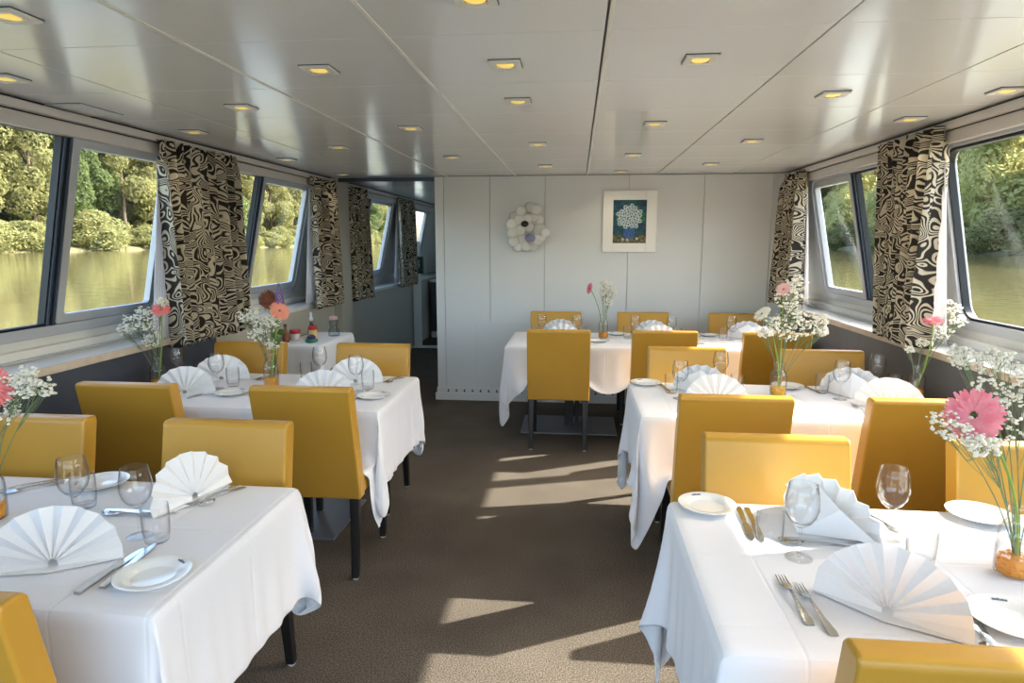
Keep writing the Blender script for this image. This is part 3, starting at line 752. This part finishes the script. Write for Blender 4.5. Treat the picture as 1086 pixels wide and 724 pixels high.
put('knife', -1.145, 3.27, along(-1.15, 3.15, -1.14, 3.38), 'inner knife beside the aisle plate, second left table')
put('knife', -2.01, 3.22, along(-2.03, 3.1, -1.99, 3.33), 'knife beside the plate between near chairs, second left table')
put('fork', -1.09, 3.67, along(-1.06, 3.77, -1.11, 3.57), 'fork at the far aisle corner of the second left table')
put('spoon', -1.065, 3.65, along(-1.03, 3.75, -1.09, 3.56), 'spoon at the far aisle corner of the second left table')
put('fork', -1.875, 3.66, along(-1.84, 3.76, -1.9, 3.57), 'fork beside the window side fan, second left table')
put('spoon', -1.85, 3.64, along(-1.81, 3.74, -1.88, 3.55), 'spoon beside the window side fan, second left table')
# --- second right table
put('fan', .72, 3.27, math.radians(-10), 'napkin fan low behind the near aisle chair of the second right table')
put('fan', .70, 3.57, math.radians(160), 'napkin fan at the far aisle seat of the second right table')
put('fan', 1.555, 3.27, math.radians(-22), 'napkin fan low behind the near window chair of the second right table')
put('fan', 1.50, 3.58, math.radians(155), 'napkin fan at the far window seat of the second right table')
put('tum', .525, 3.50, 0, 'tumbler beside the aisle plate on the second right table')
put('tum', .878, 3.515, 0, 'tumbler before the middle wine glass on the second right table')
put('tum', 1.345, 3.58, 0, 'tumbler beside the middle flower bottle, second right table, window half')
put('tum', 1.73, 3.60, 0, 'tumbler by the window flower bottle on the second right table')
put('wine', .55, 3.37, 0, 'wine glass before the aisle napkin fan of the second right table')
put('wine', .82, 3.67, 0, 'wine glass between napkin fan and middle flower bottle, second right table')
put('wine', 1.385, 3.435, 0, 'wine glass beside the window napkin fan of the second right table')
put('wine', 1.66, 3.66, 0, 'wine glass behind the window napkin fan of the second right table')
put('plate', .41, 3.70, .4, 'side plate at the aisle corner of the second right table')
put('plate', 1.20, 3.69, .8, 'side plate behind the middle flower bottle, second right table')
put('knife', .505, 3.62, along(.49, 3.73, .52, 3.5), 'knife beside the aisle plate on the second right table')
put('knife', 1.315, 3.66, along(1.29, 3.77, 1.34, 3.55), 'knife beside the far tumbler on the second right table, window half')
put('fork', 1.40, 3.22, along(1.40, 3.12, 1.41, 3.33), 'fork before the window napkin fan of the second right table')
# --- back table
for i, (x, nm) in enumerate(((-.135, 'aisle end'), (.655, 'middle seat'), (1.45, 'window end'))):
    put('fan', x, 5.62, PI, 'napkin fan at the %s of the back table, wall side' % nm)
    put('fan', x + .03, 5.22, .1, 'napkin fan at the %s of the back table behind the near chair' % nm)
    put('wine', x - .155, 5.48, 0, 'wine glass on the aisle side of the napkin fan, %s of the back table' % nm)
    put('tum', x - .215, 5.49, 0, 'tumbler on the aisle side of the napkin fan, %s of the back table' % nm)
    put('wine', x + .145, 5.45, 0, 'wine glass on the window side of the napkin fan, %s of the back table' % nm)
    put('tum', x + .19, 5.42, 0, 'tumbler on the window side of the napkin fan, %s of the back table' % nm)
    put('plate', x + .33, 5.27, -.3, 'side plate on the near edge beside the chair, %s of the back table' % nm)
    if i: put('plate', x - .29, 5.70, .5, 'side plate on the wall edge of the back table, %s' % nm)

# ------------------------------------------------------------------ flowers
def vase(x, y, lab, beadm, wl=.09, z=ZT, s=1.0, h=.18):
    t = thing('glass_bottle_vase', lab, 'vase', (x, y, z), 0, 'glass bottle vases')
    k = h / .18
    o_ = [(.036, 0), (.041, .004), (.0425, .02), (.0425, .10 * k), (.040, .118 * k), (.030, .134 * k), (.0265, .142 * k), (.0265, .160 * k), (.030, .163 * k), (.0305, .172 * k), (.028, .18 * k)]
    i_ = [(.0255, .178 * k), (.024, .160 * k), (.024, .142 * k), (.028, .132 * k), (.0375, .117 * k), (.040, .10 * k), (.040, .02), (.036, .006), (.0005, .005)]
    f = lambda p: [(r * s, zz * s) for r, zz in p]
    b = MB(); b.lathe([(.0005, 0)] + f(o_) + f(i_), M['glassw'], 28, cap=False); b.build('bottle', t, smooth=True)
    rnd = random.Random(int(x * 100) + 7); b = MB(); hb = .048 * s
    b.lathe([(.0005, .0065), (.034 * s, .0065), (.0365 * s, .012), (.0365 * s, hb * .8), (.03 * s, hb), (.0005, hb * 1.02)], beadm, 20, cap=False)
    for i in range(90):
        a = rnd.random() * 6.28; zz = .011 + rnd.random() * (hb - .008); q = .0355 * s if i < 60 else .033 * s * math.sqrt(rnd.random())
        if i >= 60: zz = hb
        b.ball((q * math.cos(a), q * math.sin(a), zz), .0042 * s, beadm, 1)
    g = b.build('gel_beads', t, smooth=True); g['kind'] = 'stuff'
    b = MB(); b.lathe([(.0005, hb * 1.03), (.0385 * s, hb * 1.03), (.0385 * s, wl), (.0005, wl + .0003)], M['water_in'], 24, cap=False); b.build('water', t, smooth=True)
    return t
def bez(p0, p1, p2, n=9):
    p0, p1, p2 = Vector(p0), Vector(p1), Vector(p2)
    return [p0 * (1 - t) ** 2 + p1 * 2 * t * (1 - t) + p2 * t * t for t in [i / (n - 1) for i in range(n)]]
def gerbera(base, head, facing, r, petm, lab, stemm='stem', bend=.5, heartm='heart'):
    base, head = Vector(base), Vector(head); n = Vector(facing).normalized()
    t = thing('gerbera', lab, 'flower', base, 0, 'gerberas in the bottles')
    q = n.to_track_quat('Z', 'Y').to_matrix(); hl = head - base; rnd = random.Random(int(abs(base.x * 977 + base.y * 313)))
    b = MB()
    for ringi, (cnt, ln, tilt, w) in enumerate(((30, 1.0, .08, .078), (28, .90, .22, .075), (20, .62, .42, .06))):
        for i in range(cnt):
            a = 2 * PI * (i + .5 * ringi) / cnt + rnd.gauss(0, .03); L = r * ln * (.95 + .1 * rnd.random()); tz = tilt + rnd.gauss(0, .05); ww = r * w
            d = Vector((math.cos(a), math.sin(a), 0)); sd = Vector((-math.sin(a), math.cos(a), 0)); zz = Vector((0, 0, 1))
            P = []
            for u, wf, dr in ((.16, .45, 0), (.5, 1.0, .02), (.88, .9, -.02), (1.0, .5, -.05)):
                c = d * (L * u) + zz * (L * u * tz + L * dr + r * .02 * ringi)
                P += [hl + q @ (c - sd * ww * wf), hl + q @ (c + sd * ww * wf + zz * r * .012)]
            b.add(P, [(0, 1, 3, 2), (2, 3, 5, 4), (4, 5, 7, 6)], petm)
    b.build('petals', t, smooth=True)
    b = MB()
    for i in range(46):
        rr = r * .24 * math.sqrt((i + .5) / 46); a = i * 2.39996; b.ball(hl + q @ Vector((rr * math.cos(a), rr * math.sin(a), r * (.10 - .05 * (rr / (r * .24)) ** 2))), r * .035, M['heart'] if rr > r * .12 else M[heartm], 1)
    b.build('flower_heart', t, smooth=True)
    b = MB(); mid = Vector((hl.x * bend, hl.y * bend, hl.z * .62)) - n * .0
    pts = bez((0, 0, 0), mid, hl - n * r * .06, 12); b.tube(pts, [.0035] * 9 + [.0036, .0042, .006], M[stemm], 8)
    b.lathe([(.0, -.012), (r * .17, .0), (r * .2, .006)], M['leaf'], 12, hl - n * r * .05, cap=False)
    b.build('stem', t, smooth=True); return t
def gyp(base, clusters, lab, seed, nb=46, br=.0048, sub=1, group='baby breath sprigs in the bottles'):
    """baby's breath: thin forked stems and clouds of tiny white blossoms; clusters = (centre, radius)"""
    base = Vector(base); rnd = random.Random(seed)
    t = thing('babys_breath', lab, 'flower', base, 0, group)
    b, s = MB(), MB()
    for c, rad in clusters:
        c = Vector(c) - base
        main = bez((rnd.gauss(0, .004), rnd.gauss(0, .004), 0), (c.x * .35, c.y * .35, c.z * .6), c - Vector((0, 0, rad * .3)), 8)
        s.tube(main, [.0016] * 4 + [.0012] * 4, M['stemd'], 5)
        for k in range(nb):
            while True:
                v = Vector((rnd.uniform(-1, 1), rnd.uniform(-1, 1), rnd.uniform(-1, 1)))
                if v.length < 1: break
            v = v * rad; v.z *= .8; p = c + v
            fork = main[rnd.choice((4, 5, 6, 7))].lerp(p, .45) + Vector((0, 0, -.006))
            if k % 3 == 0: s.tube([main[rnd.choice((4, 5, 6))], fork, p], [.0008, .0007, .0005], M['stemd'], 4)
            else: s.tube([p - v * .45 + Vector((0, 0, -.01)), p], [.0005, .0005], M['stemd'], 3)
            for g in range(rnd.choice((2, 3, 3, 4))):
                r_ = br * rnd.uniform(.6, 1.15); b.ball(p + Vector((rnd.gauss(0, br * .75), rnd.gauss(0, br * .75), rnd.gauss(0, br * .6))), r_, M['white_petal'], sub, (1, 1, .75))
    b.build('blossoms', t, smooth=True); s.build('stems', t, smooth=True); return t
FZ = ZT + .02
# front right bottle with the big pink gerbera
vase(1.095, 1.61, 'glass bottle with orange beads holding the big pink gerbera on the front right table', M['beads'], .10)
gerbera((1.10, 1.61, FZ + .02), (.955, 1.60, 1.168), (-.42, -1, .28), .064, M['pink'], 'large pink gerbera with dark eye leaning over the front right table', bend=.05, heartm='darkheart')
gyp((1.10, 1.615, FZ + .02), [((1.03, 1.66, 1.20), .07), ((1.10, 1.68, 1.16), .08), ((1.0, 1.62, 1.10), .05), ((.90, 1.60, 1.145), .045), ((1.12, 1.66, 1.24), .07), ((1.15, 1.62, 1.08), .06), ((.955, 1.56, 1.11), .035), ((1.07, 1.72, 1.27), .055), ((1.0, 1.74, 1.29), .04)],
    'cloud of white baby breath behind the large pink gerbera, front right table', 5, nb=44, br=.0052)
# second right table: middle bottle
vase(1.09, 3.50, 'glass bottle with yellow beads in the middle of the second right table', M['beads_y'], .09)
gerbera((1.09, 3.50, FZ + .02), (.985, 3.50, 1.20), (-.7, -.3, .75), .05, M['white_petal'], 'pale gerbera leaning from the middle bottle of the second right table', bend=.05)
gerbera((1.095, 3.51, FZ + .02), (1.085, 3.50, 1.33), (-.5, -.6, .5), .04, M['pale_pink'], 'pale pink gerbera high in baby breath on the second right table')
gyp((1.095, 3.505, FZ + .02), [((1.15, 3.52, 1.36), .06), ((1.12, 3.5, 1.28), .075), ((1.15, 3.52, 1.19), .075), ((1.06, 3.5, 1.15), .06), ((1.22, 3.53, 1.14), .07), ((1.29, 3.53, 1.17), .05), ((1.0, 3.48, 1.10), .04), ((1.12, 3.5, 1.10), .06), ((1.30, 3.53, 1.11), .035)],
    'tall bushy white baby breath in the middle bottle of the second right table', 9, nb=50, br=.0062)
# second right table: window bottle
vase(1.79, 3.50, 'glass bottle with orange beads at the window end of the second right table', M['beads'], .10)
gerbera((1.79, 3.50, FZ + .02), (1.825, 3.47, 1.175), (-.2, -.25, 1), .05, M['pink'], 'pink gerbera facing upward by the patterned curtain on the second right table', bend=1.3)
gyp((1.79, 3.505, FZ + .02), [((1.90, 3.46, 1.25), .05), ((1.93, 3.45, 1.19), .05), ((1.87, 3.47, 1.12), .05), ((1.80, 3.5, 1.06), .03), ((1.72, 3.46, 1.03), .02)],
    'sparse white baby breath by the patterned curtain on the second right table', 13, nb=34, br=.0055)
# front left bottle
vase(-1.73, 1.65, 'glass bottle with orange beads cut by the frame edge on the front left table', M['beads'], .10)
gerbera((-1.73, 1.65, FZ + .02), (-1.67, 1.64, 1.165), (.55, -.9, .25), .062, M['coral'], 'coral gerbera at the frame edge on the front left table')
gyp((-1.73, 1.655, FZ + .02), [((-1.585, 1.65, 1.175), .05), ((-1.525, 1.66, 1.165), .035), ((-1.66, 1.65, 1.10), .055), ((-1.60, 1.68, 1.19), .04), ((-1.70, 1.62, .97), .03)],
    'white baby breath spray beside the coral gerbera on the front left table', 21, nb=40, br=.0055)
# second left table: window bottle, mixed bottle
vase(-2.335, 3.32, 'glass bottle with dull beads at the window end of the second left table', M['beads'], .09)
gerbera((-2.335, 3.32, FZ + .02), (-2.285, 3.32, 1.205), (.3, -.55, .8), .05, M['coral'], 'coral gerbera before the left window on the second left table', bend=1.1)
gyp((-2.335, 3.325, FZ + .02), [((-2.43, 3.30, 1.14), .07), ((-2.38, 3.30, 1.19), .05), ((-2.34, 3.32, 1.12), .06), ((-2.285, 3.33, 1.25), .035), ((-2.48, 3.28, 1.10), .045), ((-2.36, 3.33, 1.04), .05)],
    'white baby breath before the left window on the second left table', 27, nb=44, br=.0055)
vase(-1.735, 3.45, 'glass bottle with orange beads holding the mixed bouquet on the second left table', M['beads'], .10, s=1.0, h=.19)
gerbera((-1.735, 3.45, FZ + .02), (-1.655, 3.43, 1.195), (.6, -.5, .5), .058, M['peach'], 'peach gerbera hanging open in the mixed bouquet, second left table', bend=.6)
gyp((-1.735, 3.455, FZ + .02), [((-1.86, 3.44, 1.16), .06), ((-1.80, 3.43, 1.18), .05), ((-1.74, 3.42, 1.11), .065), ((-1.69, 3.42, 1.14), .05), ((-1.79, 3.43, 1.06), .05), ((-1.72, 3.44, 1.0), .04)],
    'white baby breath in the mixed bouquet on the second left table', 33, nb=46, br=.0056)
def protea():
    base = Vector((-1.735, 3.46, FZ + .02)); t = thing('rust_bloom', 'round rust brown bloom in the mixed bouquet on the second left table', 'flower', base)
    hd = Vector((-1.735, 3.47, 1.245)) - base; b = MB(); rnd = random.Random(4)
    for i in range(130):
        u = 1 - 1.5 * (i + .5) / 130; a = i * 2.39996; w = math.sqrt(max(0, 1 - u * u)); n = Vector((w * math.cos(a), w * math.sin(a), u)); p = hd + n * .046
        s = n.cross(Vector((0, 0, 1))); s = s.normalized() if s.length > .01 else Vector((1, 0, 0)); tp = p + n * .012 + Vector((0, 0, .012))
        b.add([p - s * .008, p + s * .008, tp, p - n * .01], [(0, 1, 2), (1, 3, 2), (3, 0, 2)], M['rust'])
    b.ball(hd, .046, M['rust'], 2); b.build('bloom', t, smooth=False)
    b = MB(); b.tube(bez((0, 0, 0), hd * .5 + Vector((.01, 0, 0)), hd), .003, M['stem'], 6); b.build('stem', t, smooth=True)
    base = Vector((-1.73, 3.44, FZ + .02)); t = thing('violet_spike', 'violet flower spike topping the mixed bouquet on the second left table', 'flower', base)
    hd = Vector((-1.665, 3.46, 1.235)) - base; b = MB()
    for i in range(90):
        f = i / 90; a = i * 2.39996; r = .021 * (1 - f) ** .7 + .002; b.ball(hd + Vector((r * math.cos(a), r * math.sin(a), .115 * f)), .0055 * (1 - .5 * f), M['violet'], 1)
    b.build('bloom', t, smooth=True)
    b = MB(); b.tube(bez((0, 0, 0), hd * .5, hd + Vector((0, 0, .1))), .0028, M['stem'], 6); b.build('stem', t, smooth=True)
    base = Vector((-1.725, 3.46, FZ + .02)); t = thing('leaf_sprig', 'dark green leaves in the mixed bouquet on the second left table', 'leaves', base); b = MB()
    for (x, y, z, q) in ((.03, .02, .31, .4), (.06, .0, .27, 1.2), (.045, -.02, .22, .9), (.01, .02, .25, -.4)):
        c = Vector((x, y, z)); d = Vector((math.sin(q), -.3, math.cos(q))).normalized(); s = d.cross(Vector((0, 1, 0))).normalized() * .02
        b.add([c - d * .04, c - s + Vector((0, -.006, 0)), c + d * .05, c + s + Vector((0, -.006, 0)), c], [(0, 1, 4), (1, 2, 4), (2, 3, 4), (3, 0, 4)], M['leaf']); b.tube([(0, 0, 0), c * .6, c - d * .04], .0015, M['leaf'], 4)
    b.build('leaves', t, smooth=True, solid=.0008)
protea()
# back table
vase(.235, 5.50, 'slim glass bottle with orange beads on the back table', M['beads'], .10, h=.21, s=.95)
gerbera((.235, 5.50, FZ + .02), (.115, 5.48, 1.185), (-.85, -.35, .25), .052, M['pink'], 'pink gerbera turned sideways in front of the white wall', bend=.25)
gyp((.235, 5.505, FZ + .02), [((.26, 5.5, 1.20), .065), ((.22, 5.5, 1.16), .055), ((.30, 5.5, 1.15), .055), ((.27, 5.5, 1.08), .05), ((.23, 5.5, 1.24), .03)],
    'white baby breath in front of the white wall on the back table', 41, nb=42, br=.0052)

# ------------------------------------------------------------------ curtains
def curtain(side, top, bot, ztop, zbot, lab, seed, xin=None, lining=True):
    t = thing('window_curtain', lab, 'curtain', (0, 0, 0), 0, 'patterned window curtains'); rnd = random.Random(seed)
    x0 = (XR - .065) if side > 0 else (XL + .065)
    if xin is not None: x0 = xin
    nu, nv = 150, 40; nf = max(4, int((top[1] - top[0]) / .085)); ph = [rnd.random() * 6.28 for _ in range(6)]
    L = (top[1] - top[0]) * 1.9
    def sheet(y_of, depth, xoff, nu, nv, m, name, uvs=1, zb=zbot):
        b = MB(); vs = []; uv = []
        for j in range(nv):
            v = j / (nv - 1); z = ztop + (zb - ztop) * v
            for i in range(nu):
                u = i / (nu - 1); wv = u * nf * 2 * PI + .55 * math.sin(3.1 * u * 2 * PI + ph[0]) + .5 * math.sin(v * 2.2 + ph[1])
                head = math.exp(-(v / .07) ** 2)
                d = depth * (.75 + .45 * math.sin(5 * u + ph[2]) + .35 * v) * (math.sin(wv) + .28 * math.sin(2 * wv + ph[3]))
                d = d * (1 - .55 * head) + .35 * depth * head * math.sin(u * nf * 4 * PI)
                zz = z + (.012 * math.sin(u * nf * 2 * PI + 1) * v * v)
                vs.append((x0 - side * (d + .018 * v * math.sin(v * PI * .5)) + xoff * (.55 + .45 * v), y_of(u, v) + .25 * depth * math.cos(wv), zz)); uv.append((u * L, (1 - v) * (ztop - zbot)))
        fs = [(j * nu + i, j * nu + i + 1, (j + 1) * nu + i + 1, (j + 1) * nu + i) for j in range(nv - 1) for i in range(nu - 1)]
        b.add(vs, fs, m); b.uv = uv; return b.build(name, t, smooth=True, solid=.002)
    sheet(lambda u, v: (top[0] + (top[1] - top[0]) * u) * (1 - v) + (bot[0] + (bot[1] - bot[0]) * u) * v, .054, 0, nu, nv, M['curtain'], 'printed_panel')
    if lining:
        sheet(lambda u, v: top[0] + .07 - .19 * v + .2 * u, .006, side * .07, 40, 12, M['lining'], 'lining', zb=zbot + .045)
    return t
curtain(1, (3.60, 4.32), (3.60, 4.06), 2.165, ZS + .012, 'black and beige patterned curtain between the two right windows', 2)
curtain(1, (5.62, 6.14), (5.52, 6.16), 2.165, 1.03, 'black and beige patterned curtain in the corner beside the white wall', 3)
curtain(-1, (3.56, 4.36), (3.55, 4.32), 2.16, .96, 'wide black and beige patterned curtain between the first two left windows', 4)
curtain(-1, (5.70, 6.26), (5.67, 6.25), 2.16, .97, 'black and beige patterned curtain beside the grey wall stub, nearer side', 5)
curtain(-1, (6.68, 7.22), (6.66, 7.26), 2.16, .95, 'dark patterned curtain just beyond the grey wall stub in the passage', 6, lining=False)
curtain(-1, (8.56, 9.30), (8.54, 9.24), 2.16, .97, 'patterned curtain far down the passage behind the green box post', 7)

# ------------------------------------------------------------------ ceiling lamps, hatch
def lamp_proto():
    t = thing('ceiling_downlight', 'x', 'ceiling light')
    b = MB(); a, c = .054, .031; z0, z1 = -.010, 0
    ring_ = []
    b.box((-a, -a, z0), (-c, a, z1), M['lampw']); b.box((c, -a, z0), (a, a, z1), M['lampw']); b.box((-c, -a, z0), (c, -c, z1), M['lampw']); b.box((-c, c, z0), (c, a, z1), M['lampw'])
    b.box((-a - .003, -a - .003, -.003), (a + .003, a + .003, 0), M['track'])
    b.build('frame', t)
    b = MB(); b.lathe([(.031, -.003), (.029, -.008), (.022, -.010), (.0005, -.0105)], M['lampe'], 20, cap=False); b.build('lens', t, smooth=True)
    return t
lp = lamp_proto(); LAMPS = []
rows = [(1.74, (-1.57, -.27)), (2.37, (-2.18, -.94, -.26, .41)), (2.97, (-1.56, -.27, 1.07, 1.76)), (3.59, (-2.18, -.92, .40, 1.68)), (4.25, (-1.58, -.26, 1.07)), (4.83, (-2.20, -.93, .39)), (5.45, (-.27, 1.06)), (5.95, (-2.18, .38)), (1.13, (.41, -.92)), (.4, (-1.57, -.27, 1.07)), (-.4, (-.92, .41))]
nth = ['nearest', 'second', 'third', 'fourth', 'fifth', 'sixth', 'seventh', 'last']
nm = {-2.2: 'along the left windows', -1.57: 'in the second column from the left windows', -.93: 'in the column over the left chairs', -.27: 'in the column over the aisle', .40: 'in the column over the right aisle edge', 1.07: 'in the column over the right tables', 1.72: 'along the right windows'}
cnt = {}
first = True
for y, xs in sorted(rows):
    for x in xs:
        key = min(nm, key=lambda q: abs(q - x)); vis = y > 1.5
        if not vis: continue
        c = cnt.get(key, 0); cnt[key] = c + 1
        lab = '%s square downlight %s' % (['nearest', 'second', 'third', 'fourth', 'fifth', 'sixth'][c], nm[key])
        if first: o = lp; first = False; o.location = (x, y, ZC)
        else: o = dup(lp, (x, y, ZC), 0, lab)
        o['label'] = lab; o['group'] = 'ceiling downlights'
        ld = bpy.data.lights.new('downlight_bulb', 'SPOT'); lo = bpy.data.objects.new('downlight_bulb', ld); C.objects.link(lo)
        ld.energy = LAMP_POWER; ld.color = (1, .86, .62); ld.spot_size = math.radians(130); ld.spot_blend = .8; ld.shadow_soft_size = .03
        lo.location = (0, 0, -.015); lo.parent = o
b = MB(); b.box((-2.43, 2.83, ZC - .006), (-2.25, 3.10, ZC), M['ceil']); b.box((-2.435, 2.825, ZC - .002), (-2.245, 3.105, ZC), M['track'])
tag(b.build('ceiling_hatch'), 'flat access plate in the ceiling above the left window', 'hatch')

# ------------------------------------------------------------------ wall decoration
def picture():
    t = thing('framed_picture', 'cream framed painting of white flowers in a blue vase on the white wall', 'picture', (.49, YB, 1.765))
    b = MB(); w, h, y0, y1 = .25, .285, -.03, -.001; iw, ih = .155, .200
    b.box((-w, y0, -h), (-iw, y1, h), M['frame']); b.box((iw, y0, -h), (w, y1, h), M['frame']); b.box((-iw, y0, ih), (iw, y1, h), M['frame']); b.box((-iw, y0, -h), (iw, y1, -ih), M['frame']); b.build('frame', t, bevel=.004)
    b = MB(); b.box((-iw, -.014, -ih), (iw, -.002, -ih * .62), M['canvas_t']); b.box((-iw, -.014, -ih * .62), (iw, -.002, ih), M['canvas']); rnd = random.Random(12)
    def disc(x, z, r, m, y, n=12):
        b.add([(x + r * math.cos(2 * PI * i / n), y, z + r * math.sin(2 * PI * i / n)) for i in range(n)], [tuple(range(n))], m)
    for i in range(26):
        a = rnd.random() * 6.28; q = math.sqrt(rnd.random()); disc(.12 * q * math.cos(a), .03 + .11 * q * math.sin(a), .03, M['paintg'], -.0145 - i * 2e-5)
    b.add([(-.045, -.0155, -.06), (.045, -.0155, -.06), (.055, -.0155, -.10), (.035, -.0155, -.155), (-.035, -.0155, -.155), (-.055, -.0155, -.10)], [(0, 1, 2, 3, 4, 5)], M['paintb'])
    k = 0
    for i in range(34):
        a = i * 2.39996; q = math.sqrt((i + .5) / 34); x, z = .118 * q * math.cos(a), .045 + .108 * q * math.sin(a); y = -.016 - k * 4e-5; k += 2
        for p in range(7): disc(x + .012 * math.cos(p * .9), z + .012 * math.sin(p * .9), .0085, M['paintw'], y - p * 3e-6, 8)
        disc(x, z, .007, M['canvas'], y - 3e-5, 8)
    for x, z in ((-.06, -.165), (-.02, -.17), (.07, -.16)): disc(x, z, .014, M['paintw'], -.0185, 10)
    b.build('canvas', t)
picture()
def ornament():
    t = thing('shell_wall_ornament', 'cluster of round white shell discs with one dark and one violet disc on white wall', 'wall ornament', (-.475, YB, 1.715))
    rnd = random.Random(5)
    discs = [(-.13, .10, .05), (-.06, .15, .05), (.02, .19, .045), (.085, .165, .055), (.06, .10, .055), (-.15, .03, .055), (-.08, .06, .06), (.0, .08, .05), (.11, .07, .05), (-.14, -.05, .055), (-.07, -.03, .055), (.01, .0, .05), (.12, -.03, .065), (.175, -.055, .05), (-.13, -.13, .055), (-.06, -.11, .06), (.03, -.10, .05), (.1, -.12, .055), (-.09, -.19, .045), (-.02, -.18, .055), (.05, -.18, .05), (.14, -.10, .04)]
    for i, (x, z, r) in enumerate(discs):
        b = MB(); y = -.02 - .018 * (i * 7 % 4) - rnd.random() * .006; tx, tz = rnd.gauss(0, .16), rnd.gauss(0, .16); n = 22; vs = [(x, y - .004, z)]
        for q in (.6, 1.0):
            for j in range(n): a = 2 * PI * j / n; px, pz = r * q * math.cos(a), r * q * math.sin(a) * .97; vs.append((x + px, y - .003 * (1 - q) * 2 + px * tx + pz * tz, z + pz))
        fs = [(0, 1 + j, 1 + (j + 1) % n) for j in range(n)] + [(1 + j, 1 + n + j, 1 + n + (j + 1) % n, 1 + (j + 1) % n) for j in range(n)]
        b.add(vs, fs, M['shell']); b.build('shell_disc', t, smooth=True, solid=.003)
    for (x, z, r, m, nme) in ((-.02, .03, .036, 'shell_dark', 'dark_disc'), (.03, -.10, .05, 'shell_violet', 'violet_disc')):
        b = MB(); n = 18; b.add([(x, -.098, z)] + [(x + r * math.cos(2 * PI * j / n), -.092 + .01 * math.sin(2 * PI * j / n), z + r * .8 * math.sin(2 * PI * j / n)) for j in range(n)], [(0, 1 + j, 1 + (j + 1) % n) for j in range(n)], M[m]); b.build(nme, t, smooth=True, solid=.003)
    b = MB(); b.lathe([(.09, 0), (.09, .02), (.01, .022)], M['white_paint'], 20); o = b.build('backing', t); o.rotation_euler = (PI / 2, 0, 0)
ornament()

# ------------------------------------------------------------------ side table bottles
def side_items():
    z = ZT
    t = thing('oil_bottle', 'small dark bottle with white stopper on the small side table', 'bottle', (-2.275, 5.30, z)); b = MB()
    b.lathe([(.03, 0), (.032, .005), (.032, .075), (.02, .10), (.012, .115), (.012, .14)], M['dark_liq'], 18); b.build('bottle', t, smooth=True)
    b = MB(); b.lathe([(.012, .14), (.018, .15), (.018, .165), (.008, .185), (.012, .20), (.008, .215)], M['white_paint'], 16); b.build('stopper', t, smooth=True)
    t = thing('spice_jar', 'jar with red lid and pale label on the small side table', 'jar', (-2.235, 5.23, z)); b = MB()
    b.lathe([(.033, 0), (.035, .005), (.035, .075)], M['labely'], 20); b.build('jar', t, smooth=True); b = MB(); b.lathe([(.037, .075), (.037, .105), (.03, .108)], M['red'], 20); b.build('lid', t, smooth=True)
    t = thing('glass_decanter', 'grey glass decanter with pinkish stopper on the small side table', 'decanter', (-2.115, 5.40, z)); b = MB()
    b.lathe([(.045, 0), (.05, .006), (.045, .05), (.03, .075), (.036, .10), (.04, .125), (.03, .14)], M['greyglass'], 22); b.build('flask', t, smooth=True); b = MB(); b.lathe([(.03, .14), (.036, .15), (.034, .17), (.012, .176)], M['cork'], 16); b.build('stopper', t, smooth=True)
    t = thing('sauce_pot', 'clear pot with red rim on the small side table', 'pot', (-2.335, 5.10, z)); b = MB()
    b.lathe([(.03, 0), (.036, .01), (.042, .06)], M['white_paint'], 20); b.build('pot', t, smooth=True); b = MB(); b.lathe([(.044, .06), (.045, .09), (.038, .092)], M['red'], 20); b.build('rim', t, smooth=True)
    t = thing('green_dish', 'small green dish with purple lid at the near edge of the side table', 'dish', (-2.16, 5.02, z)); b = MB()
    b.lathe([(.04, 0), (.052, .01), (.05, .028)], M['greend'], 20); b.build('dish', t, smooth=True); b = MB(); b.lathe([(.035, .028), (.034, .05), (.015, .064)], M['purple'], 20); b.build('lid', t, smooth=True)
    t = thing('brown_bottle', 'small brown bottle beside the bouquet on the small side table', 'bottle', (-2.37, 5.0, z)); b = MB()
    b.lathe([(.025, 0), (.028, .005), (.028, .07), (.012, .10), (.012, .13)], M['rust'], 16); b.build('bottle', t, smooth=True); b = MB(); b.lathe([(.014, .13), (.014, .15)], M['darkpanel'], 12); b.build('cap', t, smooth=True)
side_items()

# ------------------------------------------------------------------ passage
def passage():
    t = thing('white_post', 'white upright post carrying a green box in the passage', 'post', (-2.37, 9.42, 0))
    b = MB(); b.box((-.055, -.03, .01), (.055, .03, 1.58), M['white_paint']); b.build('upright', t, bevel=.004)
    b = MB(); b.box((-.08, -.10, 0), (.38, .08, .012), M['white_paint']); b.build('foot_plate', t, bevel=.003)
    b = MB(); b.box((.0, -.11, 1.11), (.115, -.03, 1.36), M['greenbox']); g = b.build('green_box', t, bevel=.006)
    b = MB()
    for i in range(4): b.box((.05, -.1125, 1.20 + .03 * i), (.065 + .006 * (i % 2), -.1095, 1.215 + .03 * i), M['white_paint'])
    b.build('white_marks', g)
    t = thing('low_cabinet', 'dark low cabinet with pale plinth at the end of the passage', 'cabinet', (-2.15, 11.6, 0))
    b = MB(); b.box((-.24, -1.2, .1), (.02, .5, .92), M['darkpanel']); b.build('body', t, bevel=.004)
    b = MB(); b.box((-.24, -1.21, 0), (.03, .5, .1), M['white_paint']); b.build('plinth', t)
    b = MB(); b.box((-.26, -1.23, .92), (.05, .5, .95), M['grey_wall']); b.build('worktop', t, bevel=.003)
passage()
